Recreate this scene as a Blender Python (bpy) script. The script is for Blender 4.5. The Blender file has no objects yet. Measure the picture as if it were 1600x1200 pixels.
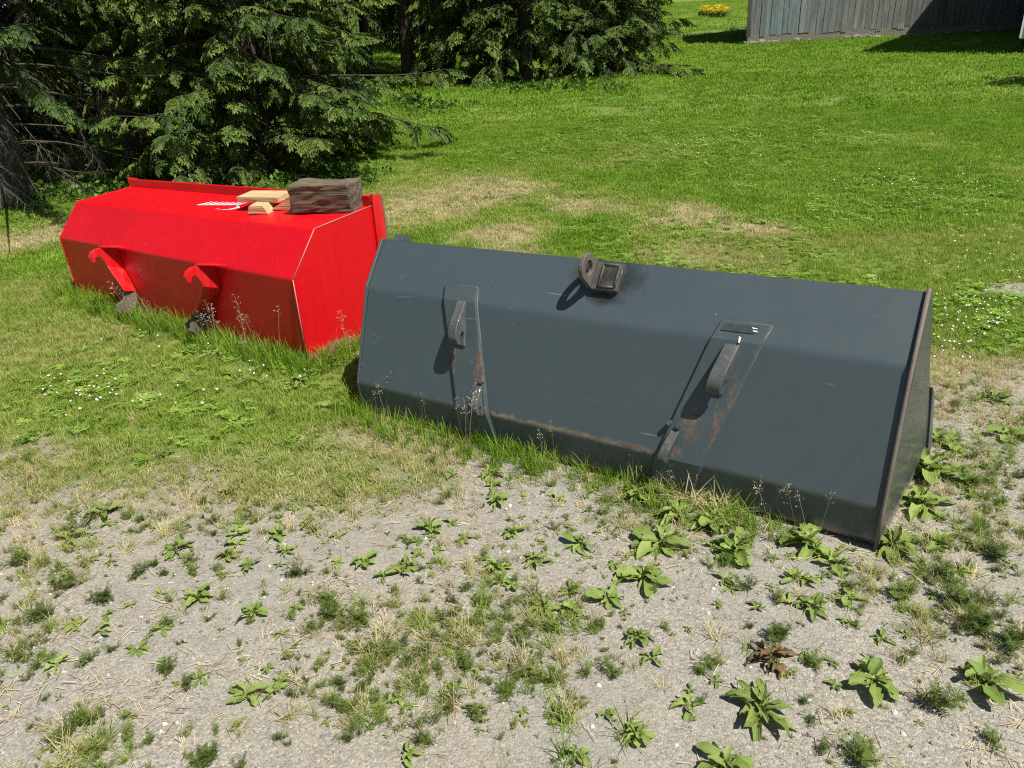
import bpy, bmesh, math, random
import numpy as np
from mathutils import Vector, Matrix, Euler

random.seed(7)
rng = np.random.default_rng(11)
sc = bpy.context.scene
COL = sc.collection
R = math.radians

# ------------------------------------------------------------------ camera
CAM_H, FPX, PITCH, ROLL = 1.65, 1099.0, R(23.5), R(-3.109)      # metres, pixels of the 1600 wide photo
cp, sp = math.cos(PITCH), math.sin(PITCH)
_R0, _U0, FWD = np.array([1, 0, 0.]), np.array([0, sp, cp]), np.array([0, cp, -sp])
CR = math.cos(ROLL) * _R0 + math.sin(ROLL) * _U0
CU = -math.sin(ROLL) * _R0 + math.cos(ROLL) * _U0
camd = bpy.data.cameras.new('camera')
camd.sensor_fit = 'HORIZONTAL'; camd.sensor_width = 36.0; camd.lens = 36.0 * FPX / 1600.0
camd.clip_start = 0.05; camd.clip_end = 1500
cam = bpy.data.objects.new('camera', camd); COL.objects.link(cam)
m = Matrix.Identity(4)
for i in range(3):
    m[i][0], m[i][1], m[i][2] = CR[i], CU[i], -FWD[i]
m[2][3] = CAM_H
cam.matrix_world = m
sc.camera = cam

# ------------------------------------------------------------------ world, sun, exposure
SUN_AZ, SUN_EL = -45.0, 58.0          # direction towards the sun, degrees from +X and above the horizon
w = bpy.data.worlds.new('World'); sc.world = w; w.use_nodes = True
nt = w.node_tree; nt.nodes.clear()
sky = nt.nodes.new('ShaderNodeTexSky'); sky.sky_type = 'NISHITA'; sky.sun_disc = False
sky.sun_elevation = R(SUN_EL); sky.sun_rotation = R(90 - SUN_AZ)
sky.air_density = 1.0; sky.dust_density = 0.6; sky.ozone_density = 1.0
bg = nt.nodes.new('ShaderNodeBackground'); bg.inputs['Strength'].default_value = 0.05
wo = nt.nodes.new('ShaderNodeOutputWorld')
nt.links.new(sky.outputs[0], bg.inputs[0]); nt.links.new(bg.outputs[0], wo.inputs[0])
sl = bpy.data.lights.new('sun', 'SUN'); sl.energy = 5.0; sl.angle = R(0.53); sl.color = (1.0, 0.95, 0.86)
so = bpy.data.objects.new('sun', sl); COL.objects.link(so)
sdir = Vector((math.cos(R(SUN_AZ)) * math.cos(R(SUN_EL)), math.sin(R(SUN_AZ)) * math.cos(R(SUN_EL)), math.sin(R(SUN_EL))))
so.rotation_euler = sdir.to_track_quat('Z', 'Y').to_euler(); so.location = sdir * 60
vs = sc.view_settings
vs.view_transform = 'Standard'; vs.look = 'None'; vs.exposure = 0.42; vs.gamma = 1.0; vs.use_curve_mapping = False
sc.cycles.use_denoising = False
sc.cycles.pixel_filter_type = 'BLACKMAN_HARRIS'; sc.cycles.filter_width = 1.15
sc.cycles.max_bounces = 5; sc.cycles.diffuse_bounces = 2; sc.cycles.glossy_bounces = 2; sc.cycles.transmission_bounces = 3
sc.cycles.caustics_reflective = False; sc.cycles.caustics_refractive = False

# ------------------------------------------------------------------ helpers: numbers
def _hash(ix, iy, seed):
    with np.errstate(over='ignore'):
        h = (ix.astype(np.int64) * 374761393 + iy.astype(np.int64) * 668265263 + seed * 1442695041) & 0x7fffffff
        h = ((h ^ (h >> 13)) * 1274126177) & 0x7fffffff
        h = h ^ (h >> 16)
    return (h & 0xffff) / 65535.0
def vnoise(x, y, seed=0):
    x = np.asarray(x, float); y = np.asarray(y, float)
    ix, iy = np.floor(x), np.floor(y); fx, fy = x - ix, y - iy
    fx = fx * fx * (3 - 2 * fx); fy = fy * fy * (3 - 2 * fy)
    a = _hash(ix, iy, seed); b = _hash(ix + 1, iy, seed); c = _hash(ix, iy + 1, seed); d = _hash(ix + 1, iy + 1, seed)
    return (a * (1 - fx) + b * fx) * (1 - fy) + (c * (1 - fx) + d * fx) * fy
def fbm(x, y, s, seed=0, o=4):
    t = 0; a = .5; n = 0
    for k in range(o):
        t = t + a * vnoise(np.asarray(x) / s, np.asarray(y) / s, seed + k * 17); n += a; a *= .5; s *= .5
    return t / n
def sstep(a, b, x):
    t = np.clip((x - a) / (b - a), 0, 1); return t * t * (3 - 2 * t)
def ground_z(x, y):
    x = np.asarray(x, float); y = np.asarray(y, float)
    d = y - 6.0
    ramp = np.where(d < -3, 0, np.where(d > 3, d, (d + 3) ** 2 / 12.0))
    z = 0.1 * ramp
    far = sstep(5, 14, y)
    z = z + far * 0.22 * (fbm(x, y, 9.0, 5, 2) - .5)
    z = z + (1 - far) * 0.035 * (fbm(x, y, .9, 9, 3) - .5)
    return z
def ray(u, v):
    d = FWD * FPX + CR * (u - 800) + CU * (600 - v); return d / np.linalg.norm(d)
_TS = np.concatenate([np.arange(.8, 12, .08), 12 * 1.02 ** np.arange(0, 165)])
def on_ground(u, v):
    """first point of the ground seen through a pixel"""
    d = ray(u, v)
    p = d[None, :] * _TS[:, None]; f = CAM_H + p[:, 2] - ground_z(p[:, 0], p[:, 1])
    i = int(np.argmax(f < 0)) if (f < 0).any() else len(_TS) - 1
    lo, hi = _TS[max(i - 1, 0)], _TS[i]
    for _ in range(2):
        q = np.linspace(lo, hi, 12); p = d[None, :] * q[:, None]; f = CAM_H + p[:, 2] - ground_z(p[:, 0], p[:, 1])
        j = int(np.argmax(f < 0)) if (f < 0).any() else 11
        lo, hi = q[max(j - 1, 0)], q[j]
    p = d * hi
    return np.array([p[0], p[1], CAM_H + p[2]])
def at_dist(u, dist):
    """ground point seen in column u (near the horizon) at a horizontal distance"""
    d = ray(u, 110); k = dist / math.hypot(d[0], d[1]); x, y = d[0] * k, d[1] * k
    return np.array([x, y, float(ground_z(x, y))])

# ------------------------------------------------------------------ helpers: objects
def props(o, label=None, cat=None, group=None, kind=None):
    if label: o['label'] = label
    if cat: o['category'] = cat
    if group: o['group'] = group
    if kind: o['kind'] = kind
    return o
def link(name, me, mat=None, parent=None, loc=None, rot=None, smooth=False):
    o = bpy.data.objects.new(name, me); COL.objects.link(o)
    if mat is not None and me is not None and len(me.materials) == 0: me.materials.append(mat)
    if parent is not None: o.parent = parent
    if loc is not None: o.location = loc
    if rot is not None: o.rotation_euler = rot
    if smooth and me is not None:
        me.polygons.foreach_set('use_smooth', [True] * len(me.polygons))
    return o
def empty(name, loc=(0, 0, 0), rz=0.0):
    o = bpy.data.objects.new(name, None); o.empty_display_size = .1; COL.objects.link(o)
    o.location = loc; o.rotation_euler = (0, 0, rz); return o
class MB:
    def __init__(s): s.v = []; s.f = []; s.c = []
    def add(s, vs_, fs, c=0.0):
        n = len(s.v); s.v += [tuple(map(float, q)) for q in vs_]; s.f += [tuple(i + n for i in f) for f in fs]
        s.c += ([c] * len(vs_) if np.isscalar(c) else list(c)); return n
    def box(s, c, d, M=None):
        v = [Vector((x * d[0] / 2, y * d[1] / 2, z * d[2] / 2)) for x in (-1, 1) for y in (-1, 1) for z in (-1, 1)]
        if M is not None: v = [M @ q for q in v]
        v = [q + Vector(c) for q in v]
        s.add(v, [(0, 1, 3, 2), (4, 6, 7, 5), (0, 4, 5, 1), (2, 3, 7, 6), (0, 2, 6, 4), (1, 5, 7, 3)])
    def tube(s, pts, rad, n=6, cap=True, c=0.0):
        pts = [Vector(p) for p in pts]; base = len(s.v); k = len(pts)
        up = Vector((0, 0, 1)); prevx = None
        for i, p in enumerate(pts):
            t = (pts[min(i + 1, k - 1)] - pts[max(i - 1, 0)])
            if t.length < 1e-9: t = Vector((0, 0, 1))
            t.normalize()
            if prevx is None:
                a = Vector((1, 0, 0)) if abs(t.x) < .8 else Vector((0, 1, 0)); xx = t.cross(a).normalized()
            else: xx = (prevx - t * prevx.dot(t)).normalized()
            prevx = xx; yy = t.cross(xx); r = rad[i] if hasattr(rad, '__len__') else rad
            for j in range(n):
                a = 2 * math.pi * j / n; s.v.append(tuple(p + xx * r * math.cos(a) + yy * r * math.sin(a))); s.c.append(c)
        for i in range(k - 1):
            for j in range(n):
                a = base + i * n + j; b = base + i * n + (j + 1) % n; s.f.append((a, b, b + n, a + n))
        if cap:
            s.f.append(tuple(base + j for j in reversed(range(n)))); s.f.append(tuple(base + (k - 1) * n + j for j in range(n)))
    def prism(s, poly, off):
        """poly: list of 3D points (planar), off: extrusion vector"""
        n = len(poly); off = Vector(off); b = len(s.v)
        for p in poly: s.v.append(tuple(Vector(p))); s.c.append(0.0)
        for p in poly: s.v.append(tuple(Vector(p) + off)); s.c.append(0.0)
        s.f.append(tuple(b + i for i in reversed(range(n)))); s.f.append(tuple(b + n + i for i in range(n)))
        for i in range(n):
            j = (i + 1) % n; s.f.append((b + i, b + j, b + n + j, b + n + i))
    def mesh(s, name, attr=None):
        me = bpy.data.meshes.new(name); me.from_pydata(s.v, [], s.f); me.update()
        if attr:
            a = me.attributes.new(attr, 'FLOAT', 'POINT'); a.data.foreach_set('value', np.array(s.c, dtype=np.float32))
        bm = bmesh.new(); bm.from_mesh(me); bmesh.ops.recalc_face_normals(bm, faces=bm.faces); bm.to_mesh(me); bm.free()
        return me
    def build(s, name, mat, parent=None, bevel=0.0, smooth=False, **k):
        me = s.mesh(name)
        if bevel: bevel_mesh(me, bevel)
        return link(name, me, mat, parent, smooth=smooth, **k)
def bevel_mesh(me, wd, seg=2, ang=25):
    bm = bmesh.new(); bm.from_mesh(me)
    ed = [e for e in bm.edges if len(e.link_faces) == 2 and e.calc_face_angle(0) > R(ang)]
    bmesh.ops.bevel(bm, geom=ed, offset=wd, offset_type='OFFSET', segments=seg, profile=.6, affect='EDGES', clamp_overlap=True)
    bm.to_mesh(me); bm.free()

# ------------------------------------------------------------------ helpers: materials
def nmat(name):
    mt = bpy.data.materials.new(name); mt.use_nodes = True
    t = mt.node_tree; t.nodes.clear()
    return mt, t
class NT:
    def __init__(s, t): s.t = t
    def n(s, typ, **k):
        nd = s.t.nodes.new(typ)
        for a, b in k.items(): setattr(nd, a, b)
        return nd
    def link(s, a, b): s.t.links.new(a, b)
    def val(s, sock, v):
        if isinstance(v, bpy.types.NodeSocket): s.link(v, sock)
        else: sock.default_value = v
    def coord(s, kind='Object'):
        return s.n('ShaderNodeTexCoord').outputs[kind]
    def map(s, vec, scale=(1, 1, 1), loc=(0, 0, 0), rot=(0, 0, 0)):
        m_ = s.n('ShaderNodeMapping'); s.link(vec, m_.inputs['Vector'])
        m_.inputs['Scale'].default_value = scale; m_.inputs['Location'].default_value = loc; m_.inputs['Rotation'].default_value = rot
        return m_.outputs[0]
    def noise(s, vec, scale, detail=4, rough=.55, dist=0.0, out='Fac'):
        q = s.n('ShaderNodeTexNoise'); s.link(vec, q.inputs['Vector'])
        q.inputs['Scale'].default_value = scale; q.inputs['Detail'].default_value = detail
        q.inputs['Roughness'].default_value = rough; q.inputs['Distortion'].default_value = dist
        return q.outputs[out]
    def voronoi(s, vec, scale, out='Distance', feature='F1'):
        q = s.n('ShaderNodeTexVoronoi'); q.feature = feature; s.link(vec, q.inputs['Vector']); q.inputs['Scale'].default_value = scale
        return q.outputs[out]
    def math(s, op, a, b=0.0, c=0.0, clamp=False):
        q = s.n('ShaderNodeMath', operation=op); q.use_clamp = clamp
        s.val(q.inputs[0], a); s.val(q.inputs[1], b)
        if op in ('MULTIPLY_ADD', 'SMOOTH_MIN', 'SMOOTH_MAX'): s.val(q.inputs[2], c)
        return q.outputs[0]
    def ramp(s, fac, stops, interp='LINEAR'):
        q = s.n('ShaderNodeValToRGB'); s.link(fac, q.inputs[0]); e = q.color_ramp; e.interpolation = interp
        while len(e.elements) < len(stops): e.elements.new(.5)
        for el, (p, c) in zip(e.elements, stops):
            el.position = p; el.color = (c, c, c, 1) if np.isscalar(c) else (*c, 1)
        return q.outputs[0]
    def mix(s, fac, a, b, blend='MIX'):
        q = s.n('ShaderNodeMix', data_type='RGBA', blend_type=blend)
        s.val(q.inputs[0], fac)
        for i, v in ((6, a), (7, b)):
            if isinstance(v, bpy.types.NodeSocket): s.link(v, q.inputs[i])
            else: q.inputs[i].default_value = (*v, 1)
        return q.outputs[2]
    def bump(s, h, strength=.3, dist=.01, normal=None):
        q = s.n('ShaderNodeBump'); q.inputs['Strength'].default_value = strength; q.inputs['Distance'].default_value = dist
        s.link(h, q.inputs['Height'])
        if normal is not None: s.link(normal, q.inputs['Normal'])
        return q.outputs[0]
    def principled(s, color, rough=.6, metal=0.0, normal=None, spec=.5, coat=0.0):
        q = s.n('ShaderNodeBsdfPrincipled')
        if isinstance(color, bpy.types.NodeSocket): s.link(color, q.inputs['Base Color'])
        else: q.inputs['Base Color'].default_value = (*color, 1)
        s.val(q.inputs['Roughness'], rough); s.val(q.inputs['Metallic'], metal)
        q.inputs['Specular IOR Level'].default_value = spec; q.inputs['Coat Weight'].default_value = coat
        if normal is not None: s.link(normal, q.inputs['Normal'])
        return q.outputs[0]
    def out(s, sh):
        o = s.n('ShaderNodeOutputMaterial'); s.link(sh, o.inputs['Surface'])
    def attr(s, name, typ='GEOMETRY', out='Fac'):
        q = s.n('ShaderNodeAttribute', attribute_type=typ, attribute_name=name); return q.outputs[out]
    def rand(s): return s.n('ShaderNodeObjectInfo').outputs['Random']

def leafy(name, stops, attr='tint', inst=True, trans=.3, rough=.5, vert=None, spec=.25, huevar=.25):
    """foliage: colour from a per-instance tint plus a per-instance random shift"""
    mt, t = nmat(name); N = NT(t)
    f = N.attr(attr, 'INSTANCER' if inst else 'GEOMETRY')
    rnd = N.rand()
    f2 = N.math('MULTIPLY_ADD', N.math('SUBTRACT', rnd, .5), huevar, f, clamp=True)
    c = N.ramp(f2, stops)
    if vert:
        v = N.attr(vert[0]); c = N.mix(v, c, vert[1])
    br = N.math('MULTIPLY_ADD', rnd, .5, .75)
    hs = N.n('ShaderNodeHueSaturation'); N.link(br, hs.inputs['Value']); N.link(c, hs.inputs['Color'])
    c = hs.outputs[0]
    p = N.principled(c, rough, spec=spec)
    tr = N.n('ShaderNodeBsdfTranslucent'); N.link(c, tr.inputs['Color'])
    mx = N.n('ShaderNodeMixShader'); mx.inputs[0].default_value = trans
    N.link(p, mx.inputs[1]); N.link(tr.outputs[0], mx.inputs[2]); N.out(mx.outputs[0])
    return mt

# instancing of countless small things (grass, foliage sprays, pebbles)
_groups = {}
def proto_collection(name, meshes):
    c = bpy.data.collections.new(name)
    for i, me in enumerate(meshes):
        o = bpy.data.objects.new('%s_%02d' % (name, i), me); c.objects.link(o)
    return c
def scatter(name, pts, rot, scl, vid, tint, coll, parent=None):
    n = len(pts); me = bpy.data.meshes.new(name)
    me.vertices.add(n); me.vertices.foreach_set('co', np.asarray(pts, np.float32).ravel())
    def at(nm, typ, arr, key='value'):
        a = me.attributes.new(nm, typ, 'POINT'); a.data.foreach_set(key, np.ascontiguousarray(arr).ravel())
    at('rot', 'FLOAT_VECTOR', np.asarray(rot, np.float32), 'vector')
    s_ = np.asarray(scl, np.float32)
    if s_.ndim == 1: s_ = np.repeat(s_[:, None], 3, 1)
    at('scl', 'FLOAT_VECTOR', s_, 'vector')
    at('vid', 'INT', np.asarray(vid, np.int32)); at('tint', 'FLOAT', np.asarray(tint, np.float32))
    me.update()
    g = bpy.data.node_groups.new(name + '_nodes', 'GeometryNodeTree')
    g.interface.new_socket('Geometry', in_out='INPUT', socket_type='NodeSocketGeometry')
    g.interface.new_socket('Geometry', in_out='OUTPUT', socket_type='NodeSocketGeometry')
    gi = g.nodes.new('NodeGroupInput'); go = g.nodes.new('NodeGroupOutput')
    ip = g.nodes.new('GeometryNodeInstanceOnPoints'); ci = g.nodes.new('GeometryNodeCollectionInfo')
    ci.inputs['Collection'].default_value = coll; ci.inputs['Separate Children'].default_value = True; ci.inputs['Reset Children'].default_value = True
    ip.inputs['Pick Instance'].default_value = True
    def na(nm, typ):
        q = g.nodes.new('GeometryNodeInputNamedAttribute'); q.data_type = typ; q.inputs['Name'].default_value = nm
        return q.outputs['Attribute']
    L = g.links.new
    L(gi.outputs[0], ip.inputs['Points']); L(ci.outputs[0], ip.inputs['Instance']); L(na('vid', 'INT'), ip.inputs['Instance Index'])
    L(na('rot', 'FLOAT_VECTOR'), ip.inputs['Rotation']); L(na('scl', 'FLOAT_VECTOR'), ip.inputs['Scale'])
    L(ip.outputs[0], go.inputs[0])
    o = link(name, me, None, parent)
    md = o.modifiers.new('scatter', 'NODES'); md.node_group = g
    return o

# ------------------------------------------------------------------ where things grow (world coordinates)
_bx = np.array([-12, -4.5, -2.45, -1.68, -1.13, -.7, -.2, .2, .55, .9, 1.3, 1.7, 2.2, 2.8, 3.3, 3.9, 5, 9, 14])
_by = np.array([4.6, 3.1, 2.62, 2.34, 2.34, 2.36, 2.46, 2.48, 2.38, 2.25, 2.2, 2.7, 2.8, 2.95, 3.1, 3.3, 3.8, 5.5, 9])
def lawn_edge(x): return np.interp(x, _bx, _by)
DRY = [(700, 310, 1.35, .50, 0), (630, 325, .7, .5, 0), (790, 300, .8, .3, 0), (930, 323, .55, .2, 0), (1050, 338, .5, .25, 0), (1150, 362, .5, .2, 0),
       (800, 368, .7, .2, 0), (1570, 605, .7, .22, .2), (610, 690, .5, .14, 0), (760, 700, .35, .12, 0), (20, 380, .7, .3, 0)]
DRYW = [(on_ground(a, b), c, d, e) for a, b, c, d, e in DRY]
def dry_mask(x, y):
    q = np.zeros_like(np.asarray(x, float))
    wx = (fbm(x, y, 1.1, 41, 3) - .5) * .9; wy = (fbm(x, y, 1.1, 57, 3) - .5) * .7
    for c, rx, ry, an in DRYW:
        k = max(1.0, (c[1] / 5.0)) if c[1] > 6 else 1.0
        dx, dy = x - c[0] + wx, y - c[1] + wy * k
        q = np.maximum(q, 1 - sstep(.15, 1.4, np.sqrt((dx / (rx * 1.0)) ** 2 + (dy / (ry * 2.2 * (1 if k == 1 else 1.25))) ** 2)))
    q = np.maximum(q, .45 * sstep(.52, .72, fbm(x, y, 1.6, 77, 3)) * (1 - sstep(8, 14, y)))
    return q
CLOVER = [(1080, 222, 3.2, 1.3), (1540, 480, .9, .6), (130, 605, .45, .22), (320, 545, .5, .16), (60, 330, 1.5, .8), (1440, 300, 1.2, .8), (480, 260, 1.0, .8)]
CLOVERW = [(on_ground(a, b), c, d) for a, b, c, d in CLOVER]
def clover_mask(x, y):
    q = .45 * sstep(.56, .78, fbm(x, y, 2.3, 91, 3))
    wx = (fbm(x, y, 1.5, 101, 3) - .5) * 1.2
    for c, rx, ry in CLOVERW:
        k = max(1.0, c[1] / 6.0)
        q = np.maximum(q, 1 - sstep(.5, 1.2, np.sqrt(((x - c[0] + wx * k * .5) / rx) ** 2 + ((y - c[1] + wx * k) / (ry * k)) ** 2)))
    return q
BAREW = on_ground(1600, 455)
def veg(x, y):
    """0 bare gravel ... 1 closed lawn"""
    s = y - lawn_edge(x)
    n = (fbm(x, y, .55, 21, 4) - .5)
    v = sstep(-.45, 1.0, s + n * 1.35)
    c = BAREW; v = v * (1 - .9 * (1 - sstep(.5, 1.3, np.hypot((x - c[0]) / .26, (y - c[1]) / .22) + n)))
    right = sstep(1.5, 2.2, x) * (1 - sstep(0.1, .9, s))
    v = v * (1 - .15 * right)
    return v

# ------------------------------------------------------------------ ground sheet
def axis_lines(lo, hi, fine_lo, fine_hi, step, grow):
    a = list(np.arange(fine_lo, fine_hi + 1e-6, step))
    s_, p = step, fine_hi
    while p < hi: s_ *= grow; p += s_; a.append(p)
    s_, p = step, fine_lo; b = []
    while p > lo: s_ *= grow; p -= s_; b.append(p)
    return np.array(b[::-1] + a)
gx = axis_lines(-140, 140, -4.2, 4.6, .028, 1.06); gy = axis_lines(-30, 260, .7, 5.5, .025, 1.05)
GX, GY = np.meshgrid(gx, gy); X, Y = GX.ravel(), GY.ravel()
Zg = ground_z(X, Y)
near = (np.abs(X) < 5) & (Y < 7) & (Y > 0)
vg = veg(X, Y)
Zg = Zg + np.where(near, (fbm(X, Y, .16, 33, 3) - .5) * .007 * (1 - .5 * vg), 0)
me = bpy.data.meshes.new('ground')
nx, ny = len(gx), len(gy)
me.vertices.add(nx * ny); me.vertices.foreach_set('co', np.stack([X, Y, Zg], 1).astype(np.float32).ravel())
ii = (np.arange(ny - 1)[:, None] * nx + np.arange(nx - 1)[None, :]).ravel()
fc = np.stack([ii, ii + 1, ii + 1 + nx, ii + nx], 1)
me.loops.add(fc.size); me.loops.foreach_set('vertex_index', fc.ravel().astype(np.int32))
me.polygons.add(len(fc)); me.polygons.foreach_set('loop_start', (np.arange(len(fc)) * 4).astype(np.int32))
me.polygons.foreach_set('use_smooth', np.ones(len(fc), bool)); me.update(calc_edges=True)
for nm, arr in (('veg', vg), ('dry', dry_mask(X, Y))):
    a = me.attributes.new(nm, 'FLOAT', 'POINT'); a.data.foreach_set('value', arr.astype(np.float32))

def ground_material():
    mt, t = nmat('ground'); N = NT(t); co = N.coord('Object')
    big = N.noise(co, 1.1, 4, .6); mid = N.noise(co, 9, 4, .65); fine = N.noise(co, 70, 3, .7)
    va_ = N.n('ShaderNodeTexVoronoi'); N.link(co, va_.inputs['Vector']); va_.inputs['Scale'].default_value = 150
    vb_ = N.n('ShaderNodeTexVoronoi'); N.link(co, vb_.inputs['Vector']); vb_.inputs['Scale'].default_value = 340
    peb, pebd, peb2, pebd2 = va_.outputs['Color'], va_.outputs['Distance'], vb_.outputs['Color'], vb_.outputs['Distance']
    sepA = N.n('ShaderNodeSeparateColor'); N.link(peb, sepA.inputs[0])
    sepB = N.n('ShaderNodeSeparateColor'); N.link(peb2, sepB.inputs[0])
    stone = N.ramp(sepA.outputs[0], [(0, (.085, .075, .065)), (.3, (.22, .202, .168)), (.7, (.35, .325, .272)), (.92, (.47, .44, .38)), (1, (.62, .58, .52))])
    stone2 = N.ramp(sepB.outputs[1], [(0, (.10, .088, .075)), (.5, (.30, .277, .228)), (1, (.50, .468, .395))])
    grav = N.mix(.42, stone, stone2)
    sand = N.ramp(mid, [(.3, (.215, .19, .155)), (.7, (.385, .35, .275))])
    sand = N.mix(N.ramp(N.noise(co, .55, 3, .6), [(.42, 0.), (.62, 1.)]), sand, N.ramp(mid, [(.3, (.20, .195, .19)), (.7, (.33, .32, .305))]))
    f1 = N.ramp(big, [(.36, 0.12), (.62, .62)])
    g = N.mix(f1, grav, sand)
    g = N.mix(N.ramp(fine, [(.45, .0), (.75, .40)]), g, (.41, .385, .318))
    g = N.mix(N.ramp(mid, [(.62, 0.), (.8, .35)]), g, (.20, .17, .135))
    thatch = N.ramp(fine, [(.3, (.09, .135, .022)), (.55, (.155, .22, .034)), (.75, (.25, .28, .08))])
    straw = N.ramp(fine, [(.3, (.22, .19, .10)), (.7, (.44, .38, .22))])
    vgf = N.attr('veg'); dr = N.attr('dry')
    th = N.mix(N.math('MULTIPLY', dr, .85), thatch, straw)
    th = N.mix(N.ramp(vgf, [(.72, .9), (1., 0.05)]), th, N.ramp(fine, [(.3, (.15, .13, .085)), (.7, (.30, .265, .18))]))
    vm = N.math('ADD', vgf, N.math('MULTIPLY', N.math('SUBTRACT', mid, .5), .9))
    vm = N.ramp(vm, [(.42, 0.), (.95, 1.)])
    col = N.mix(vm, g, th)
    h1 = N.math('MULTIPLY', pebd, -1.0); h2 = N.math('MULTIPLY', pebd2, -.6)
    hh = N.math('ADD', N.math('ADD', h1, h2), N.math('MULTIPLY', fine, .5))
    nb = N.bump(hh, .6, .004)
    N.out(N.principled(col, .92, normal=nb, spec=.2)); return mt
ground = props(link('ground', me, ground_material()), kind='structure')

# ------------------------------------------------------------------ bucket materials
def blobs(N, co, items):
    """union of soft ellipses at (x, z) of object space, broken up by noise"""
    sep = N.n('ShaderNodeSeparateXYZ'); N.link(co, sep.inputs[0]); x, z = sep.outputs[0], sep.outputs[2]
    tot = None
    for cx, cz, rx, rz in items:
        dx = N.math('DIVIDE', N.math('SUBTRACT', x, cx), rx); dz = N.math('DIVIDE', N.math('SUBTRACT', z, cz), rz)
        d = N.math('SQRT', N.math('ADD', N.math('MULTIPLY', dx, dx), N.math('MULTIPLY', dz, dz)))
        b = N.math('SUBTRACT', 1.25, d)
        tot = b if tot is None else N.math('MAXIMUM', tot, b)
    return tot
def paint(name, base, dark, rust_items=(), worn=.0, rough=.42, dustamt=.25, dust=(.30, .27, .22), bare_z=None, scr=.7, coat=.15, spec=.45, soot=(), crease=None, chips=0.0):
    mt, t = nmat(name); N = NT(t); co = N.coord('Object')
    n1 = N.noise(co, 2.3, 3, .6); n2 = N.noise(co, 14, 3, .6)
    c = N.mix(N.ramp(n1, [(.3, 0.), (.72, 1.)]), base, dark)
    # dust film, streaked downwards
    st = N.noise(N.map(co, (22, 22, 1.6)), 1.0, 5, .65)
    c = N.mix(N.math('MULTIPLY', N.ramp(st, [(.45, 0.), (.8, 1.)]), dustamt), c, dust)
    # fine pale scratches
    sc1 = N.noise(N.map(co, (3.5, 60, 26), rot=(0, .9, .3)), 1.0, 2, .5, 1.2)
    sc2 = N.noise(N.map(co, (40, 60, 3.2), rot=(0, -.35, .2)), 1.0, 2, .5, 1.5)
    gate = N.ramp(N.noise(co, 3.1, 3, .6), [(.5, 0.), (.62, 1.)])
    smask = N.math('MAXIMUM', N.ramp(sc1, [(.715, 0.), (.735, 1.)]), N.ramp(sc2, [(.73, 0.), (.75, 1.)]))
    smask = N.math('MULTIPLY', N.math('MULTIPLY', smask, gate), scr)
    c = N.mix(smask, c, tuple(min(1, q * 2.2 + .08) for q in base))
    rough_s = N.math('MULTIPLY_ADD', n2, .22, rough - .08)
    h = N.math('MULTIPLY', n1, 1.0)
    nb = N.bump(N.noise(co, 3.0, 2, .5), .12, .02)
    if crease:
        sep = N.n('ShaderNodeSeparateXYZ'); N.link(co, sep.inputs[0]); ex = N.noise(N.map(co, (30, 30, 30)), 1.0, 4, .7)
        d_ = N.math('ABSOLUTE', N.math('SUBTRACT', sep.outputs[2], crease[0])); d_ = N.math('SUBTRACT', N.math('MULTIPLY', ex, .05), d_)
        inx = N.math('MULTIPLY', N.ramp(N.math('ADD', sep.outputs[0], 3.0), [(0, 0.), (1, 0.)]), 1.0) if False else N.math('MULTIPLY', N.math('GREATER_THAN', sep.outputs[0], crease[1]), N.math('LESS_THAN', sep.outputs[0], crease[2]))
        cm = N.math('MULTIPLY', N.math('MULTIPLY', N.ramp(d_, [(.010, 0.), (.024, 1.)]), .85), N.math('MULTIPLY_ADD', inx, .85, .15))
        c = N.mix(cm, c, N.ramp(n2, [(.35, (.16, .125, .085)), (.65, (.28, .235, .17))]))
    if chips:
        cv = N.voronoi(co, 26); cg = N.noise(co, 5.5, 4, .7)
        cm = N.math('MULTIPLY', N.ramp(cv, [(.10, 1.), (.16, 0.)]), N.ramp(cg, [(.60 - .1 * chips, 0.), (.66 - .1 * chips, 1.)]))
        c = N.mix(cm, c, (.06, .030, .024))
    if soot:
        sb = N.math('ADD', blobs(N, co, soot), N.math('MULTIPLY', N.math('SUBTRACT', N.noise(co, 16, 4, .7), .5), 1.2))
        c = N.mix(N.math('MULTIPLY', N.ramp(sb, [(.1, 0.), (.75, 1.)]), .85), c, (.017, .018, .018))
    if rust_items or worn:
        rc = N.ramp(N.noise(co, 38, 5, .7), [(.3, (.065, .045, .036)), (.5, (.135, .088, .064)), (.68, (.21, .145, .108)), (.85, (.33, .27, .215))])
        m_ = None
        if rust_items:
            b = blobs(N, co, rust_items)
            stv = N.noise(N.map(co, (70, 70, 7)), 1.0, 5, .7)
            b = N.math('ADD', b, N.math('MULTIPLY', N.math('SUBTRACT', stv, .5), 3.4))
            m_ = N.math('MULTIPLY', N.ramp(b, [(.30, 0.), (.85, 1.)]), .85)
        if worn:
            pt = N.n('ShaderNodeNewGeometry').outputs['Pointiness']
            e = N.math('ADD', N.math('MULTIPLY', N.math('SUBTRACT', N.noise(co, 30, 4, .7), .62), 3.2), worn - .5)
            e = N.ramp(e, [(.0, 0.), (.25, 1.)])
            m_ = e if m_ is None else N.math('MAXIMUM', m_, e)
        c = N.mix(m_, c, rc)
        rough_s = N.math('MULTIPLY_ADD', m_, .45, rough_s, clamp=True)
    if bare_z:
        sep = N.n('ShaderNodeSeparateXYZ'); N.link(co, sep.inputs[0])
        b = N.math('ADD', N.math('MULTIPLY', N.math('SUBTRACT', bare_z, sep.outputs[2]), 18), N.math('MULTIPLY', N.math('SUBTRACT', n2, .5), 3))
        c = N.mix(N.math('MULTIPLY', N.ramp(b, [(.2, 0.), (.9, 1.)]), .7), c, (.23, .20, .155))
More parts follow.
